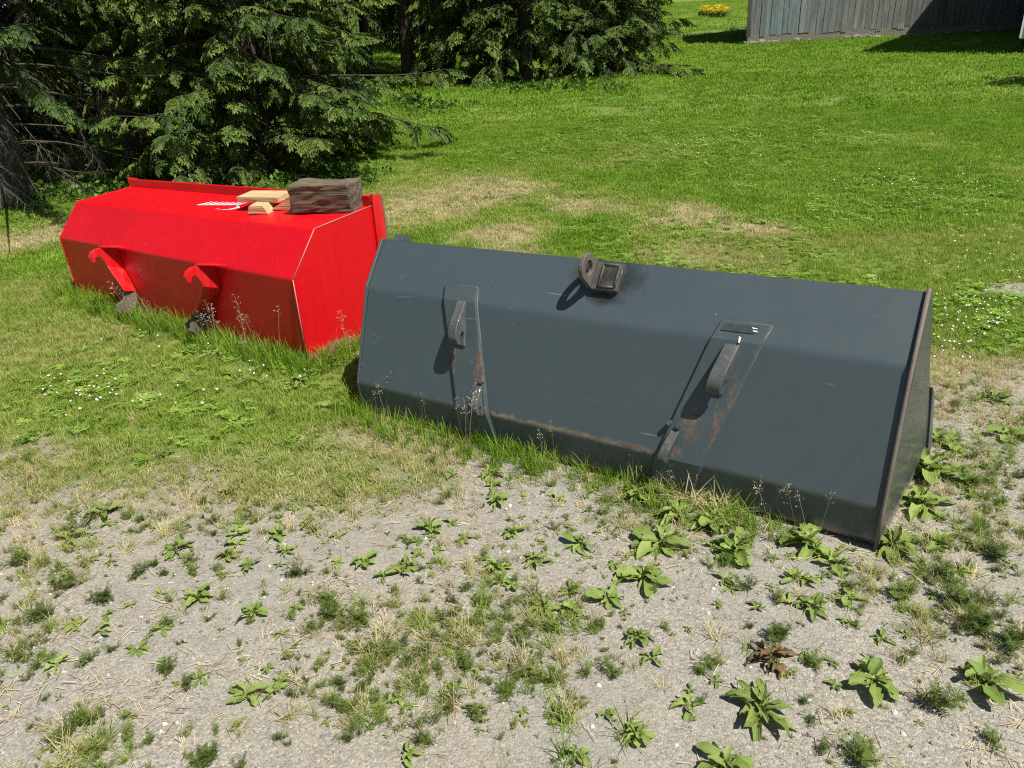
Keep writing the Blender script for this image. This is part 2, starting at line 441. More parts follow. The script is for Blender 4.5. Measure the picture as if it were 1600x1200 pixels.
    N.out(N.principled(c, rough_s, normal=nb, spec=spec, coat=coat)); return mt
GREY = ((.061, .083, .093), (.056, .077, .087))
M_GREY = paint('grey_paint', *GREY, rust_items=[(-.97, .192, .12, .014)], crease=(.186, -1.68, -.86), dustamt=.02, bare_z=.075, soot=[(-1.20, .83, .17, .075), (-1.20, .75, .10, .03)])
M_GREYP = paint('grey_plate_paint', *GREY, rust_items=[(-1.765, .40, .042, .12), (-1.93, .40, .03, .07), (-.715, .355, .045, .10), (-.565, .42, .026, .13), (-.61, .34, .022, .10),
                (-.80, .22, .08, .03), (-1.74, .20, .06, .03)], dustamt=.08, scr=1.0)
M_GREYW = paint('worn_grey_paint', (.07, .088, .096), (.055, .068, .074), worn=.42, dustamt=.25, scr=1.0, rough=.5)
M_RUST = paint('rusted_steel', (.10, .082, .068), (.06, .055, .052), worn=.50, rough=.7, dustamt=.3, coat=0)
M_SOOT = paint('sooty_steel', (.03, .03, .03), (.055, .052, .05), worn=.2, rough=.95, dustamt=.4, coat=0, spec=.1)
M_EDGE = paint('rusty_edge', (.16, .12, .10), (.09, .085, .082), worn=.55, rough=.7, dustamt=.3, coat=0)
M_STEEL = paint('dark_worn_steel', (.06, .058, .055), (.04, .04, .042), worn=.40, rough=.6, dustamt=.35, coat=0)
M_HOOK = paint('rust_worn_hook', (.062, .078, .084), (.05, .06, .062), worn=.68, dustamt=.3, rough=.55)
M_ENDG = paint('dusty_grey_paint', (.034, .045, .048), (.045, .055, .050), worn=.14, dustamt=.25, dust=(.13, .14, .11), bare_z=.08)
M_RED = paint('red_paint', (.64, .001, .008), (.55, .001, .007), worn=.20, dustamt=.05, dust=(.55, .10, .09), rough=.42, scr=.8, coat=.05, spec=.4, bare_z=.13, chips=1.1)
M_REDB = paint('worn_red_paint', (.70, .002, .008), (.58, .002, .006), worn=.36, dustamt=.15, rough=.45, chips=1.0, bare_z=.20)
M_DIRT = paint('dirty_steel', (.17, .14, .10), (.09, .075, .058), worn=.45, rough=.85, dustamt=.4, coat=0)
M_WHITE = paint('white_vinyl', (.78, .76, .74), (.70, .66, .64), dustamt=.1, scr=0, coat=0)
M_DECAL = paint('dark_decal', (.035, .05, .058), (.028, .04, .047), dustamt=.15, scr=.6, coat=0)

class Bucket:
    def __init__(s, name, O, az, L, prof):
        s.O = np.array([O[0], O[1], 0]); s.az = R(az); s.L = L; s.p = prof
        s.ax = np.array([math.cos(s.az), math.sin(s.az), 0]); s.n = np.array([math.sin(s.az), -math.cos(s.az), 0])
        s.root = empty(name, (O[0], O[1], 0), s.az)
    def w2l(s, P):
        P = np.asarray(P) - s.O; return np.array([P @ s.ax, P @ s.n, P[2]])
    def hit(s, uv, P0, N_):
        d = ray(*uv); C = np.array([0, 0, CAM_H]); return s.w2l(C + d * (((P0 - C) @ N_) / (d @ N_)))
    def wpt(s, u, z): return s.O + s.n * u + np.array([0, 0, z])
    def panel(s, uv, a, b, lift=0.0):          # pixel -> (axis, out, z) on the panel between two profile corners
        A, B = s.wpt(*s.p[a]), s.wpt(*s.p[b]); N_ = np.cross(s.ax, B - A); N_ /= np.linalg.norm(N_)
        if N_ @ s.n < 0: N_ = -N_
        return s.hit(uv, A + N_ * lift, N_)
    def atU(s, uv, u): return s.hit(uv, s.wpt(u, 0), s.n)
    @staticmethod
    def loc(a, u, z): return Vector((a, -u, z))
    def nrm(s, a, b):
        (u0, z0), (u1, z1) = s.p[a], s.p[b]; v = Vector((0, (z1 - z0), -(u1 - u0))); v.normalize()   # (.., out, up)
        return v.y, v.z
def sheet(mb, bk, pts, a0, a1, th, nseg=1):
    """folded sheet along the axis; pts = (u, z) polyline seen from outside, thickness inwards"""
    n = len(pts); ns = []
    for i in range(n):
        acc = np.zeros(2)
        for j in (i - 1, i):
            if 0 <= j < n - 1:
                (u0, z0), (u1, z1) = pts[j], pts[j + 1]; d = np.array([z1 - z0, -(u1 - u0)]); acc += d / np.linalg.norm(d)
        ns.append(acc / np.linalg.norm(acc))
    va = []
    for k in range(nseg + 1):
        a = a0 + (a1 - a0) * k / nseg
        for (u, z) in pts: va.append(Bucket.loc(a, u, z))
        for (u, z), q in zip(pts, ns): va.append(Bucket.loc(a, u - q[0] * th, z - q[1] * th))
    f = []; m_ = 2 * n
    for k in range(nseg):
        b0, b1 = k * m_, (k + 1) * m_
        for i in range(n - 1):
            f.append((b0 + i, b1 + i, b1 + i + 1, b0 + i + 1)); f.append((b0 + n + i, b0 + n + i + 1, b1 + n + i + 1, b1 + n + i))
        f.append((b0, b0 + n, b1 + n, b1)); f.append((b0 + n - 1, b1 + n - 1, b1 + m_ - 1, b0 + m_ - 1))
    for k, rv in ((0, False), (nseg, True)):
        b = k * m_
        for i in range(n - 1):
            q = (b + i, b + i + 1, b + n + i + 1, b + n + i); f.append(q[::-1] if rv else q)
    mb.add(va, f)
def round_profile(pts, rad, seg=4):
    """replace inner corners of a (u,z) polyline by short arcs"""
    out = [pts[0]]
    for i in range(1, len(pts) - 1):
        p0, p1, p2 = map(np.array, (pts[i - 1], pts[i], pts[i + 1]))
        a = p1 + (p0 - p1) / np.linalg.norm(p0 - p1) * rad; b = p1 + (p2 - p1) / np.linalg.norm(p2 - p1) * rad
        for k in range(seg + 1):
            t = k / seg; out.append(tuple((1 - t) ** 2 * a + 2 * t * (1 - t) * p1 + t * t * b))
    out.append(pts[-1]); return out

# ------------------------------------------------------------------ grey bucket
G = Bucket('grey_loader_bucket', (1.290, 2.102), -33.97, 2.542, {'B': (0, .02), 'L': (.0146, .183), 'U': (-.156, .663), 'T': (-.332, .886)})
props(G.root, 'dark grey loader bucket lying opening down at the edge of the gravel', 'loader bucket')
gp = [(-.86, .012), (-.03, .0), (.0, .03), (.0146, .183), (-.156, .663), (-.332, .886)]
mb = MB(); sheet(mb, G, [gp[0]] + round_profile(gp[1:], .016, 3), -G.L, 0.008, .012)
me = mb.mesh('back_sheet'); link('back_sheet', me, M_GREY, G.root)
# end plates: flared a little towards the opening, edge standing proud of the back sheet
def g_end(name, a_fn, side, mat, proud):
    pr = proud
    pol = [(pr, .0), (.0146 + pr, .178), (-.156 + pr * .95, .668), (-.332 + pr * .3, .886 + pr), (-.42, .865), (-.60, .742), (-.70, .51), (-.80, .33), (-.85, .2), (-.88, .012)]
    mb = MB(); va = [Bucket.loc(a_fn(u, z), u, z) for u, z in pol]
    mb.prism(va, Vector((side * .014, 0, 0))); me = mb.mesh(name); bevel_mesh(me, .002, 1)
    return link(name, me, mat, G.root)
er = g_end('end_plate', lambda u, z: .004 + max(0, -u) * .10 * (1 - z / .9), 1, M_ENDG, .011)
er['label'] = 'dusty flared right end plate with rusty edge'
g_end('end_plate', lambda u, z: -G.L - .016 - max(0, -u) * .08, 1, M_GREY, .003)
mb = MB()                                              # rusty worn edge along the right end plate
ed = [(.0095, .0), (.0241, .178), (-.1470, .668), (-.330, .8965)]
mb.tube([Bucket.loc(.011, u0, z0) for u0, z0 in ed], .0082, 8)
mb.build('worn_edge', M_EDGE, er, smooth=True)
mb = MB(); mb.prism([Bucket.loc(.004 + .1 * -u * (1 - z / .9) + .008, u, z) for u, z in ((-.76, .36), (-.84, .30), (-.89, .02), (-.80, .02))], (.022, 0, 0)); mb.build('wear_pad', M_GREYW, G.root, .003)
mb = MB(); mb.prism([Bucket.loc(-2.50, u, z) for u, z in ((-.335, .885), (-.36, .915), (-.40, .905), (-.42, .86))], (.06, 0, 0)); mb.build('corner_gusset', M_GREYW, G.root, .003)
mb = MB(); sheet(mb, G, [(-.334, .883), (-.352, .876), (-.362, .852)], -G.L + .01, -.012, .01); mb.build('top_lip', M_GREY, G.root)
mb = MB(); mb.box((-G.L / 2, .885, .018), (G.L - .02, .11, .022)); mb.build('cutting_edge', M_GREYW, G.root, .003)
# folded mounting plates
def mount_plate(rows, th, label=None):
    prof = [(-.205, .726), (-.156, .663), (.0146, .183), (.004, .055)]
    ns = []
    for i in range(4):
        acc = np.zeros(2)
        for j in (i - 1, i):
            if 0 <= j < 3:
                (u0, z0), (u1, z1) = prof[j], prof[j + 1]; d = np.array([-(z1 - z0), (u1 - u0)]); acc += d / np.linalg.norm(d)
        ns.append(acc / np.linalg.norm(acc))
    va, f = [], []
    for (u, z), q, (a0, a1) in zip(prof, ns, rows):
        for t_ in (-.004, th):
            va += [Bucket.loc(a0, u + q[0] * t_, z + q[1] * t_), Bucket.loc(a1, u + q[0] * t_, z + q[1] * t_)]
    for i in range(3):
        b, c = 4 * i, 4 * i + 4
        f += [(b + 2, b + 3, c + 3, c + 2), (b, c, c + 1, b + 1), (b, b + 2, c + 2, c), (b + 1, c + 1, c + 3, b + 3)]
    f += [(0, 1, 3, 2), (12, 14, 15, 13)]
    mb = MB(); mb.add(va, f); me = mb.mesh('mounting_plate'); bevel_mesh(me, .004, 2, 40)
    o = link('mounting_plate', me, M_GREYP, G.root)
    # weld bead round the edge
    mb = MB()
    for k in (0, 1):
        pts_ = [Bucket.loc(r_[k], u + q[0] * .002, z + q[1] * .002) for (u, z), q, r_ in zip(prof, ns, rows)]
        mb.tube(pts_, .006, 6)
    pts_ = [Bucket.loc(rows[0][k], prof[0][0] + ns[0][0] * .002, prof[0][1] + ns[0][1] * .002) for k in (0, 1)]
    mb.tube(pts_, .006, 6); mb.build('weld_bead', M_GREYW, o, smooth=True)
    return o
pl_l = mount_plate([(-2.05, -1.858), (-2.03, -1.838), (-1.868, -1.693), (-1.855, -1.655)], .018)
pl_r = mount_plate([(-.666, -.478), (-.692, -.500), (-.838, -.645), (-.862, -.672)], .018)
nm_ = G.nrm('L', 'U'); tm_ = (-nm_[1], nm_[0])            # normal and up-the-panel direction in (out, up)
def on_mid(a, s, n):       # s metres below the upper bend, n metres off the middle panel
    return Bucket.loc(a, -.156 - tm_[0] * s + nm_[0] * n, .663 - tm_[1] * s + nm_[1] * n)
HOOK = [(-.005, 0), (.0, .014), (.02, .030), (.06, .060), (.10, .092), (.13, .112), (.16, .121), (.19, .116), (.212, .098), (.222, .074), (.216, .060), (.203, .056), (.190, .062), (.174, .064), (.158, .056), (.150, .042), (.154, .028), (.168, .019), (.190, .018), (.212, .022), (.226, .016), (.228, 0)]
def hook(a, s0, sc_, wd, lean, mat, name, parent):
    mb = MB(); pol = [on_mid(a + lean * s * sc_, s0 + s * sc_, .015 + n * sc_ * .74) for s, n in HOOK]
    mb.prism(pol, (wd, 0, 0)); me = mb.mesh(name); bevel_mesh(me, .017 * min(1, sc_ + .05), 4, 60); return link(name, me, mat, parent, smooth=True)
hook(-1.940, -.002, .95, .050, .14, M_HOOK, 'coupling_hook', pl_l)
hook(-.634, .014, .90, .058, -.16, M_HOOK, 'coupling_hook', pl_r)
hook(-1.772, .385, .62, .034, .2, M_HOOK, 'lower_hook', pl_l)
hook(-.792, .395, .62, .038, -.2, M_HOOK, 'lower_hook', pl_r)
for pl_a, s0 in ((-1.74, .36), (-.76, .37), (-.80, .365)):
    mb = MB(); c = on_mid(pl_a, s0, .008); mb.tube([c, c + Vector((0, -nm_[0] * .022, nm_[1] * .022))], .011, 8)
    mb.build('stud', M_GREYW, pl_l if pl_a < -1.5 else pl_r)
def on_top(a, s, n):       # s metres below the top edge on the upper panel
    nu = G.nrm('U', 'T'); tu = (-nu[1], nu[0])
    return Bucket.loc(a, -.332 - tu[0] * s + nu[0] * n, .886 - tu[1] * s + nu[1] * n)
# worn decal on the right plate
mb = MB(); mb.prism([on_top(a, s, -.0+.0205) for a, s in ((-.655, .222), (-.520, .219), (-.533, .250), (-.660, .252))], (0, -.0006, .0008)); mb.build('decal', M_DECAL, pl_r)
for a, s, l, wd in ((-.548, .224, .024, .006), (-.541, .235, .020, .007), (-.585, .268, .009, .026)):
    mb = MB(); mb.prism([on_top(a, s, .0218), on_top(a + l, s + .003, .0218), on_top(a + l, s + wd, .0218), on_top(a + l * .3, s + wd, .0218)], (0, -.0005, .0007))
    mb.build('torn_sticker', M_WHITE, pl_r)
# lifting ring and its square weld block at the top
ring = MB(); seg = 20; ou, inn = [], []
for k in range(seg):
    an = 2 * math.pi * k / seg
    s_, n_ = .078 + math.sin(an) * .066, .084 + math.cos(an) * .072
    if n_ < .05 and abs(s_ - .075) > .03: n_ = max(-.002, n_ - .02); s_ = .075 + (s_ - .075) * 1.25
    ou.append((s_, max(n_, -.002))); inn.append((.078 + math.sin(an) * .030, .090 + math.cos(an) * .036))
va = [on_top(-1.285 + t_, s_, n_) for t_ in (0, .022) for lst in (ou, inn) for s_, n_ in lst]
fs = []
for k in range(seg):
    j = (k + 1) % seg
    fs += [(k, j, seg + j, seg + k), (2 * seg + k, 3 * seg + k, 3 * seg + j, 2 * seg + j), (k, 2 * seg + k, 2 * seg + j, j), (seg + k, seg + j, 3 * seg + j, 3 * seg + k)]
ring.add(va, fs); me = ring.mesh('lifting_ring'); bevel_mesh(me, .003, 1, 40)
rg = link('lifting_ring', me, M_RUST, G.root)
mb = MB()
mb.prism([on_top(a, s, -.003) for a, s in ((-1.262, .022), (-1.135, .018), (-1.138, .148), (-1.262, .150))], on_top(0, 0, .034) - on_top(0, 0, 0)); mb.build('weld_block', M_STEEL, G.root, .005)
mb = MB()
fr = [(-1.226, .034), (-1.150, .032), (-1.152, .134), (-1.226, .136)]
mb.prism([on_top(a, s, .0315) for a, s in fr], on_top(0, 0, .0022) - on_top(0, 0, 0)); mb.build('block_infill', M_SOOT, G.root)
mb = MB()
for (a0, s0), (a1, s1) in zip(fr, fr[1:] + fr[:1]): mb.tube([on_top(a0, s0, .034), on_top(a1, s1, .034)], .006, 6)
mb.build('weld_bead', M_STEEL, G.root, smooth=True)

# ------------------------------------------------------------------ red bucket
RB = Bucket('red_loader_bucket', (-1.297, 4.234), -37.18, 3.129, {'B': (0, .03), 'K1': (.0143, .587), 'K2': (-.203, .851), 'K3': (-.691, .912)})
props(RB.root, 'bright red loader bucket lying in the grass beside the spruces', 'loader bucket')
rp = [(-.76, .02), (-.03, .012), (0, .035), (.0143, .587), (-.203, .851), (-.697, .912)]
mb = MB(); sheet(mb, RB, rp[:2] + round_profile(rp[2:], .012, 3), -RB.L, 0, .012, 1); mb.build('back_sheet', M_RED, RB.root)
mb = MB(); sheet(mb, RB, [(-.690, .905), (-.688, .978), (-.700, .984)], -RB.L - .012, .002, .014); mb.build('top_flange', M_RED, RB.root, .002)
for a in (-RB.L - .012, .001):
    mb = MB(); mb.prism([Bucket.loc(a, u, z) for u, z in ((.003, .012), (.019, .587), (-.201, .857), (-.699, .917), (-.712, .575), (-.70, .012))], (.012, 0, 0)); mb.build('end_plate', M_RED, RB.root, .003)
for a in (-RB.L - .03, .0135):
    mb = MB(); mb.prism([Bucket.loc(a, u, z) for u, z in ((-.690, .995), (-.775, .975), (-.792, .60), (-.77, .012), (-.675, .012), (-.690, .575))], (.020, 0, 0)); q = mb.build('side_cutter', M_REDB, RB.root, .003)
mb = MB(); mb.prism([Bucket.loc(.012, u, z) for u, z in ((-.766, .978), (-.781, .976), (-.797, .60), (-.77, .66), (-.776, .80))], (.0235, 0, 0)); mb.build('worn_edge', M_DIRT, q)
mb = MB(); mb.box((-RB.L / 2, .79, .02), (RB.L, .12, .025)); mb.build('cutting_edge', M_DIRT, RB.root, .003)
# coupling brackets with hooks at the top and dirty feet
def bracket(a, px_arm, px_foot, dirn):
    br = MB()
    hk = [(.012, .60), (.10, .618), (.145, .617), (.19, .612), (.225, .592), (.240, .562), (.236, .530), (.220, .515), (.205, .522), (.204, .540), (.194, .553), (.176, .556), (.158, .542), (.142, .505), (.134, .470), (.05, .442), (.012, .44)]
    br.prism([Bucket.loc(a, u, z) for u, z in hk], (-.032, 0, 0)); me = br.mesh('bracket'); bevel_mesh(me, .004, 2, 40)
    b = link('bracket', me, M_REDB, RB.root)
    P = [RB.atU(px_arm[0], .13), RB.atU(px_arm[1], .02), RB.atU(px_arm[2], .02), RB.atU(px_arm[3], .12)]
    P[0] = np.array([a, .134, .472]); P[1] = np.array([a, .012, .43])
    br = MB(); va = [Bucket.loc(*q) for q in P]
    br.prism(va, (-.030, 0, 0)); br.build('arm', M_REDB, b, .003)
    af = P[2][0]; br = MB(); fp = [RB.hit(q, RB.O + RB.ax * af, RB.ax) for q in px_foot]
    br.prism([Bucket.loc(*q) for q in fp], (-.024, 0, 0)); fo_ = br.build('foot', M_DIRT, b, .006)
    ec = (fp[4] + fp[3]) / 2 * .55 + (fp[5] + fp[2]) / 2 * .45; br = MB(); br.tube([Bucket.loc(af + .004, ec[1], ec[2]), Bucket.loc(af - .03, ec[1], ec[2])], .016, 10); br.build('pin_eye', M_RUST, fo_)
    br = MB(); br.prism([Bucket.loc(a - .035, .145, .619), Bucket.loc(a + .004, .145, .619), Bucket.loc(a + .13, .016, .60), Bucket.loc(a - .035, .016, .60)], (0, 0, .010)); br.build('gusset', M_REDB, b, .002)
bracket(-2.129, [(170, 415), (186, 418), (213, 455), (195, 455)], [(213, 455), (216, 472), (208, 490), (192, 493), (182, 487), (183, 477), (193, 469), (196, 455)], 1)
bracket(-.811, [(318, 450), (336, 448), (325, 487), (308, 486)], [(326, 486), (334, 494), (326, 512), (306, 522), (294, 517), (291, 507), (300, 498), (309, 486)], -1)
# slanted white lettering, seen upside down and half hidden by the boards
def ptop(a, u, n=0.0):
    t_ = (u + .203) / (-.691 + .203); return Bucket.loc(a, u, .851 + (.912 - .851) * t_ + n)
mb = MB()
def stroke(a0, u0, a1, u1, wd):
    mb.prism([ptop(a0 - wd / 2, u0, .002), ptop(a0 + wd / 2, u0, .002), ptop(a1 + wd / 2, u1, .002), ptop(a1 - wd / 2, u1, .002)], (0, 0, .0007))
a = -1.60
for k, wd in enumerate((.022, .020, .024, .020, .022, .024, .020)):
    stroke(a, -.405 - .012 * k, a - .03 + .075, -.505 - .008 * k, wd)
    stroke(a + .032, -.408 - .012 * k, a + .045, -.503 - .008 * k, .013)
    a += .062
for a0, u0, a1, u1 in ((-1.30, -.375, -1.22, -.365), (-1.22, -.365, -1.15, -.385), (-1.15, -.385, -1.12, -.44), (-1.12, -.44, -1.17, -.47)): stroke(a0, u0, a1, u1, .035)
mb.build('white_lettering', M_WHITE, RB.root)

# ------------------------------------------------------------------ wood lying on the red bucket
def wood(name, light, dark, ring=14., rough=.85, crack=.5, grain=(1.2, 26, 26)):
    mt, t = nmat(name); N = NT(t); co = N.coord('Object')
    g = N.noise(N.map(co, grain), ring / 10., 6, .65, .6); n1 = N.noise(co, 5, 4, .6)
    c = N.mix(N.ramp(g, [(.32, 1.), (.68, 0.)]), light, dark)
    c = N.mix(N.ramp(n1, [(.4, 0.), (.75, .5)]), c, tuple(q * .55 for q in dark))
    cr = N.noise(N.map(co, (grain[0] * .6, grain[1] * .8, grain[2] * .8)), 1.0, 3, .6, .8)
    c = N.mix(N.math('MULTIPLY', N.ramp(cr, [(.40, 1.), (.46, 0.)]), crack), c, tuple(q * .2 for q in dark))
    nb = N.bump(N.math('ADD', g, N.math('MULTIPLY', cr, 1.4)), .7, .012)
    N.out(N.principled(c, rough, normal=nb, spec=.2)); return mt
M_TIMBER = wood('old_timber', (.215, .175, .12), (.10, .08, .057), crack=.35, grain=(1.3, 60, 60))
M_PINE = wood('fresh_pine', (.66, .50, .30), (.50, .34, .17), crack=.0, rough=.7)
def lying(name, poly, hgt, base, rz, mat, label, cat, bev=.004, rough_n=0.0):
    """poly: footprint or profile prism around its own centre, placed in the red bucket's frame"""
    mb = MB(); mb.prism(poly, hgt); me = mb.mesh(name)
    if rough_n:
        bm = bmesh.new(); bm.from_mesh(me); bmesh.ops.subdivide_edges(bm, edges=bm.edges, cuts=5, use_grid_fill=True)
        for v in bm.verts: v.co += Vector((random.uniform(-1, 1), random.uniform(-1, 1), random.uniform(-1, 1))) * rough_n
        bm.to_mesh(me); bm.free()
    if bev: bevel_mesh(me, bev, 2, 40)
    Mw = Matrix.Translation(Vector((RB.O[0], RB.O[1], 0))) @ Matrix.Rotation(RB.az, 4, 'Z')
    o = link(name, me, mat); o.location = Mw @ Vector(base); o.rotation_euler = (-R(7.1) * math.cos(rz) * -1, 0, RB.az + rz)
    return props(o, label, cat)
def rect(l, d): return [(-l / 2, -d / 2, 0), (l / 2, -d / 2, 0), (l / 2, d / 2, 0), (-l / 2, d / 2, 0)]
pb = ptop(-.265, -.565, .002)
lying('timber_block', rect(.455, .19), (0, 0, .185), pb, R(18), M_TIMBER, 'dark weathered square timber block lying on the right end of the red bucket', 'timber block', .010, .006)
pb = ptop(-.86, -.50, .060)
lying('board', rect(.36, .17), (0, 0, .036), pb, R(14), M_PINE, 'pale sawn board propped flat on the offcuts beside the timber block', 'board', .002)
pb = ptop(-.76, -.40, .002)
lying('wedge_offcut', [(-.10, -.05, 0), (.06, -.05, 0), (.03, -.05, .058), (-.075, -.05, .058)], (0, .12, 0), pb, R(24), M_PINE, 'short pale offcut with sloped sides under the near edge of the board', 'offcut', .002)
pb = ptop(-.66, -.53, .002)
lying('wedge_offcut', [(-.11, -.06, 0), (.09, -.06, 0), (.09, -.06, .095)], (0, .10, 0), pb, R(24), M_PINE, 'pale triangular offcut wedged between the board and the timber block', 'offcut', .002)

# pale worn line along the profile of the red bucket's right end
mb = MB()
for (u0, z0), (u1, z1) in (((.0185, .04), (.0195, .587)), ((.0195, .587), (-.2, .8575)), ((-.2, .8575), (-.69, .9175))):
    mb.tube([Bucket.loc(.0125, u0, z0), Bucket.loc(.0125, u1, z1)], .0035, 6)
mb.build('worn_weld', paint('chipped_edge', (.62, .22, .20), (.35, .12, .10), worn=.45, scr=0, coat=0), RB.root, smooth=True)

# ------------------------------------------------------------------ weathered barn
def col_point(u, dist): return at_dist(u, dist)
A_ = col_point(1164, 31.2); B_ = col_point(1640, 35.6)
bw = Vector((B_[0] - A_[0], B_[1] - A_[1], 0)); BL = bw.length; bd = bw.normalized(); bn = Vector((bd.y, -bd.x, 0))   # bn faces the camera
barn = empty('weathered_barn', (A_[0], A_[1], A_[2]), math.atan2(bd.y, bd.x))
props(barn, 'grey weathered plank barn with traces of blue paint on stone footing', 'barn')
def board_material():
    mt, t = nmat('weathered_boards'); N = NT(t); co = N.coord('Object'); rnd = N.rand()
    of = N.n('ShaderNodeVectorMath', operation='ADD'); N.link(co, of.inputs[0])
    cx = N.n('ShaderNodeCombineXYZ'); N.link(N.math('MULTIPLY', rnd, 37.0), cx.inputs[0]); N.link(cx.outputs[0], of.inputs[1]); v = of.outputs[0]
    g = N.noise(N.map(v, (26, 26, 1.1)), 1.0, 5, .65, .5); n1 = N.noise(v, 1.6, 4, .6)
    base = N.ramp(rnd, [(0, (.17, .165, .155)), (.35, (.26, .25, .235)), (.7, (.21, .205, .195)), (1, (.33, .325, .30))])
    c = N.mix(N.ramp(g, [(.35, .75), (.65, 0.)]), base, (.05, .048, .045))
    blue = N.math('MULTIPLY', N.attr('paint'), N.ramp(N.noise(N.map(v, (9, 9, .8)), 1.0, 4, .6), [(.35, 0.), (.6, 1.)]))
    c = N.mix(N.math('MULTIPLY', blue, .75), c, (.17, .27, .29))
    c = N.mix(N.ramp(n1, [(.55, 0.), (.8, .35)]), c, (.40, .39, .36))
    N.out(N.principled(c, .9, normal=N.bump(g, .6, .01), spec=.15)); return mt
M_BOARD = board_material()
wall = MB(); wall.box((BL / 2, .18, 2.4), (BL - .1, .06, 4.2)); 
mt, t = nmat('dark_barn_inside'); N = NT(t); N.out(N.principled((.02, .019, .018), .9)); M_INSIDE = mt
wo_ = wall.build('wall', M_INSIDE, barn)
x_ = 0.0; k = 0
while x_ < BL:
    wd = random.uniform(.17, .25); mb = MB()
    gz = float(ground_z(A_[0] + bd.x * x_, A_[1] + bd.y * x_)) - A_[2]
    bot = gz + .30 + random.choice([0, 0, .02, .04, -.03, -.06]) + random.uniform(-.02, .02); top = 4.4
    th = random.uniform(.022, .03); jy = random.uniform(-.012, .012); tl = random.uniform(-.012, .012)
    mb.prism([(x_ + .006, jy, bot), (x_ + wd - .006, jy, bot + random.uniform(-.03, .03)), (x_ + wd - .006 + tl, jy, top), (x_ + .006 + tl, jy, top)], (0, th, 0))
    me = mb.mesh('board')
    pv = 1.0 if (.55 < x_ < 1.9) else (.55 if 1.9 < x_ < 3.0 else (.25 if x_ < 6 and random.random() < .4 else 0.0))
    a = me.attributes.new('paint', 'FLOAT', 'POINT'); a.data.foreach_set('value', [pv] * len(me.vertices))
    link('board', me, M_BOARD, wo_); x_ += wd; k += 1
mb = MB(); mb.prism([(-.04, .03, .30), (.10, -.03, .30), (.10, -.03, 4.4), (-.04, -.03, 4.4)], (-.0, .06, 0)); me = mb.mesh('corner_board')
a = me.attributes.new('paint', 'FLOAT', 'POINT'); a.data.foreach_set('value', [0.] * len(me.vertices)); link('corner_board', me, M_BOARD, barn)
# side wall (faces left, away from the sun), roof
depth = 7.5; SK = .45
mb = MB(); mb.prism([(.04, .1, .2), (SK * depth, depth, .2), (SK * depth, depth, 4.2), (SK * depth / 2, depth / 2, 6.6), (.04, .1, 4.2)], (.06, 0, 0)); me = mb.mesh('side_wall')
a = me.attributes.new('paint', 'FLOAT', 'POINT'); a.data.foreach_set('value', [0.] * len(me.vertices)); link('side_wall', me, M_BOARD, barn)
mt, t = nmat('tin_roof'); N = NT(t); co = N.coord('Object'); N.out(N.principled(N.mix(N.noise(co, 2, 4), (.22, .21, .20), (.30, .20, .15)), .55, .6)); M_TIN = mt
for (x0, y0, z0), (x1, y1, z1) in (((-.25, -.3, 4.25), (SK * depth / 2 - .25, depth / 2, 6.75)), ((SK * depth - .25, depth + .3, 4.25), (SK * depth / 2 - .25, depth / 2 + .01, 6.75))):
    mb = MB(); mb.add([(x0, y0, z0), (BL, y0, z0), (BL, y1, z1), (x1, y1, z1), (x0, y0, z0 + .07), (BL, y0, z0 + .07), (BL, y1, z1 + .07), (x1, y1, z1 + .07)], [(0, 1, 2, 3), (4, 7, 6, 5), (0, 4, 5, 1), (1, 5, 6, 2), (2, 6, 7, 3), (3, 7, 4, 0)])
    mb.build('roof_slope', M_TIN, barn)
mb = MB(); mb.box((1.35, -.035, 2.05), (1.5, .07, .10)); q = mb.mesh('window_sill'); a = q.attributes.new('paint', 'FLOAT', 'POINT'); a.data.foreach_set('value', [0.] * len(q.vertices)); 
win = MB(); win.box((1.35, -.008, 2.55), (1.30, .02, .9)); wn = win.build('window', M_INSIDE, barn); link('sill', q, M_BOARD, wn)
# footing of stones
mt, t = nmat('field_stone'); N = NT(t); co = N.coord('Object'); rn = N.rand()
N.out(N.principled(N.mix(N.noise(co, 9, 5, .65), N.ramp(rn, [(0, (.17, .16, .14)), (.6, (.26, .25, .22)), (1, (.40, .38, .35))]), (.20, .18, .15)), .95, normal=N.bump(N.noise(co, 14, 4), .6, .02), spec=.15)); M_STONE = mt
ft = MB(); ft.box((BL / 2, .10, .10), (BL, .18, .42)); fo = ft.build('footing', M_STONE, barn)
x_ = -.2
while x_ < BL:
    wd = random.uniform(.15, .5); hh = random.uniform(.10, .22)
    if x_ > .4 and random.random() < .45: x_ += wd; continue
    gz = float(ground_z(A_[0] + bd.x * x_, A_[1] + bd.y * x_)) - A_[2]
    bm = bmesh.new(); bmesh.ops.create_icosphere(bm, subdivisions=2, radius=.5)
    for v in bm.verts:
        v.co = Vector((v.co.x * wd, v.co.y * .2, v.co.z * hh)) * random.uniform(.8, 1.2)
    me = bpy.data.meshes.new('stone'); bm.to_mesh(me); bm.free()
    link('stone', me, M_STONE, fo, loc=(x_ + wd / 2, random.uniform(-.06, .02), gz + hh * .3)); x_ += wd * .96

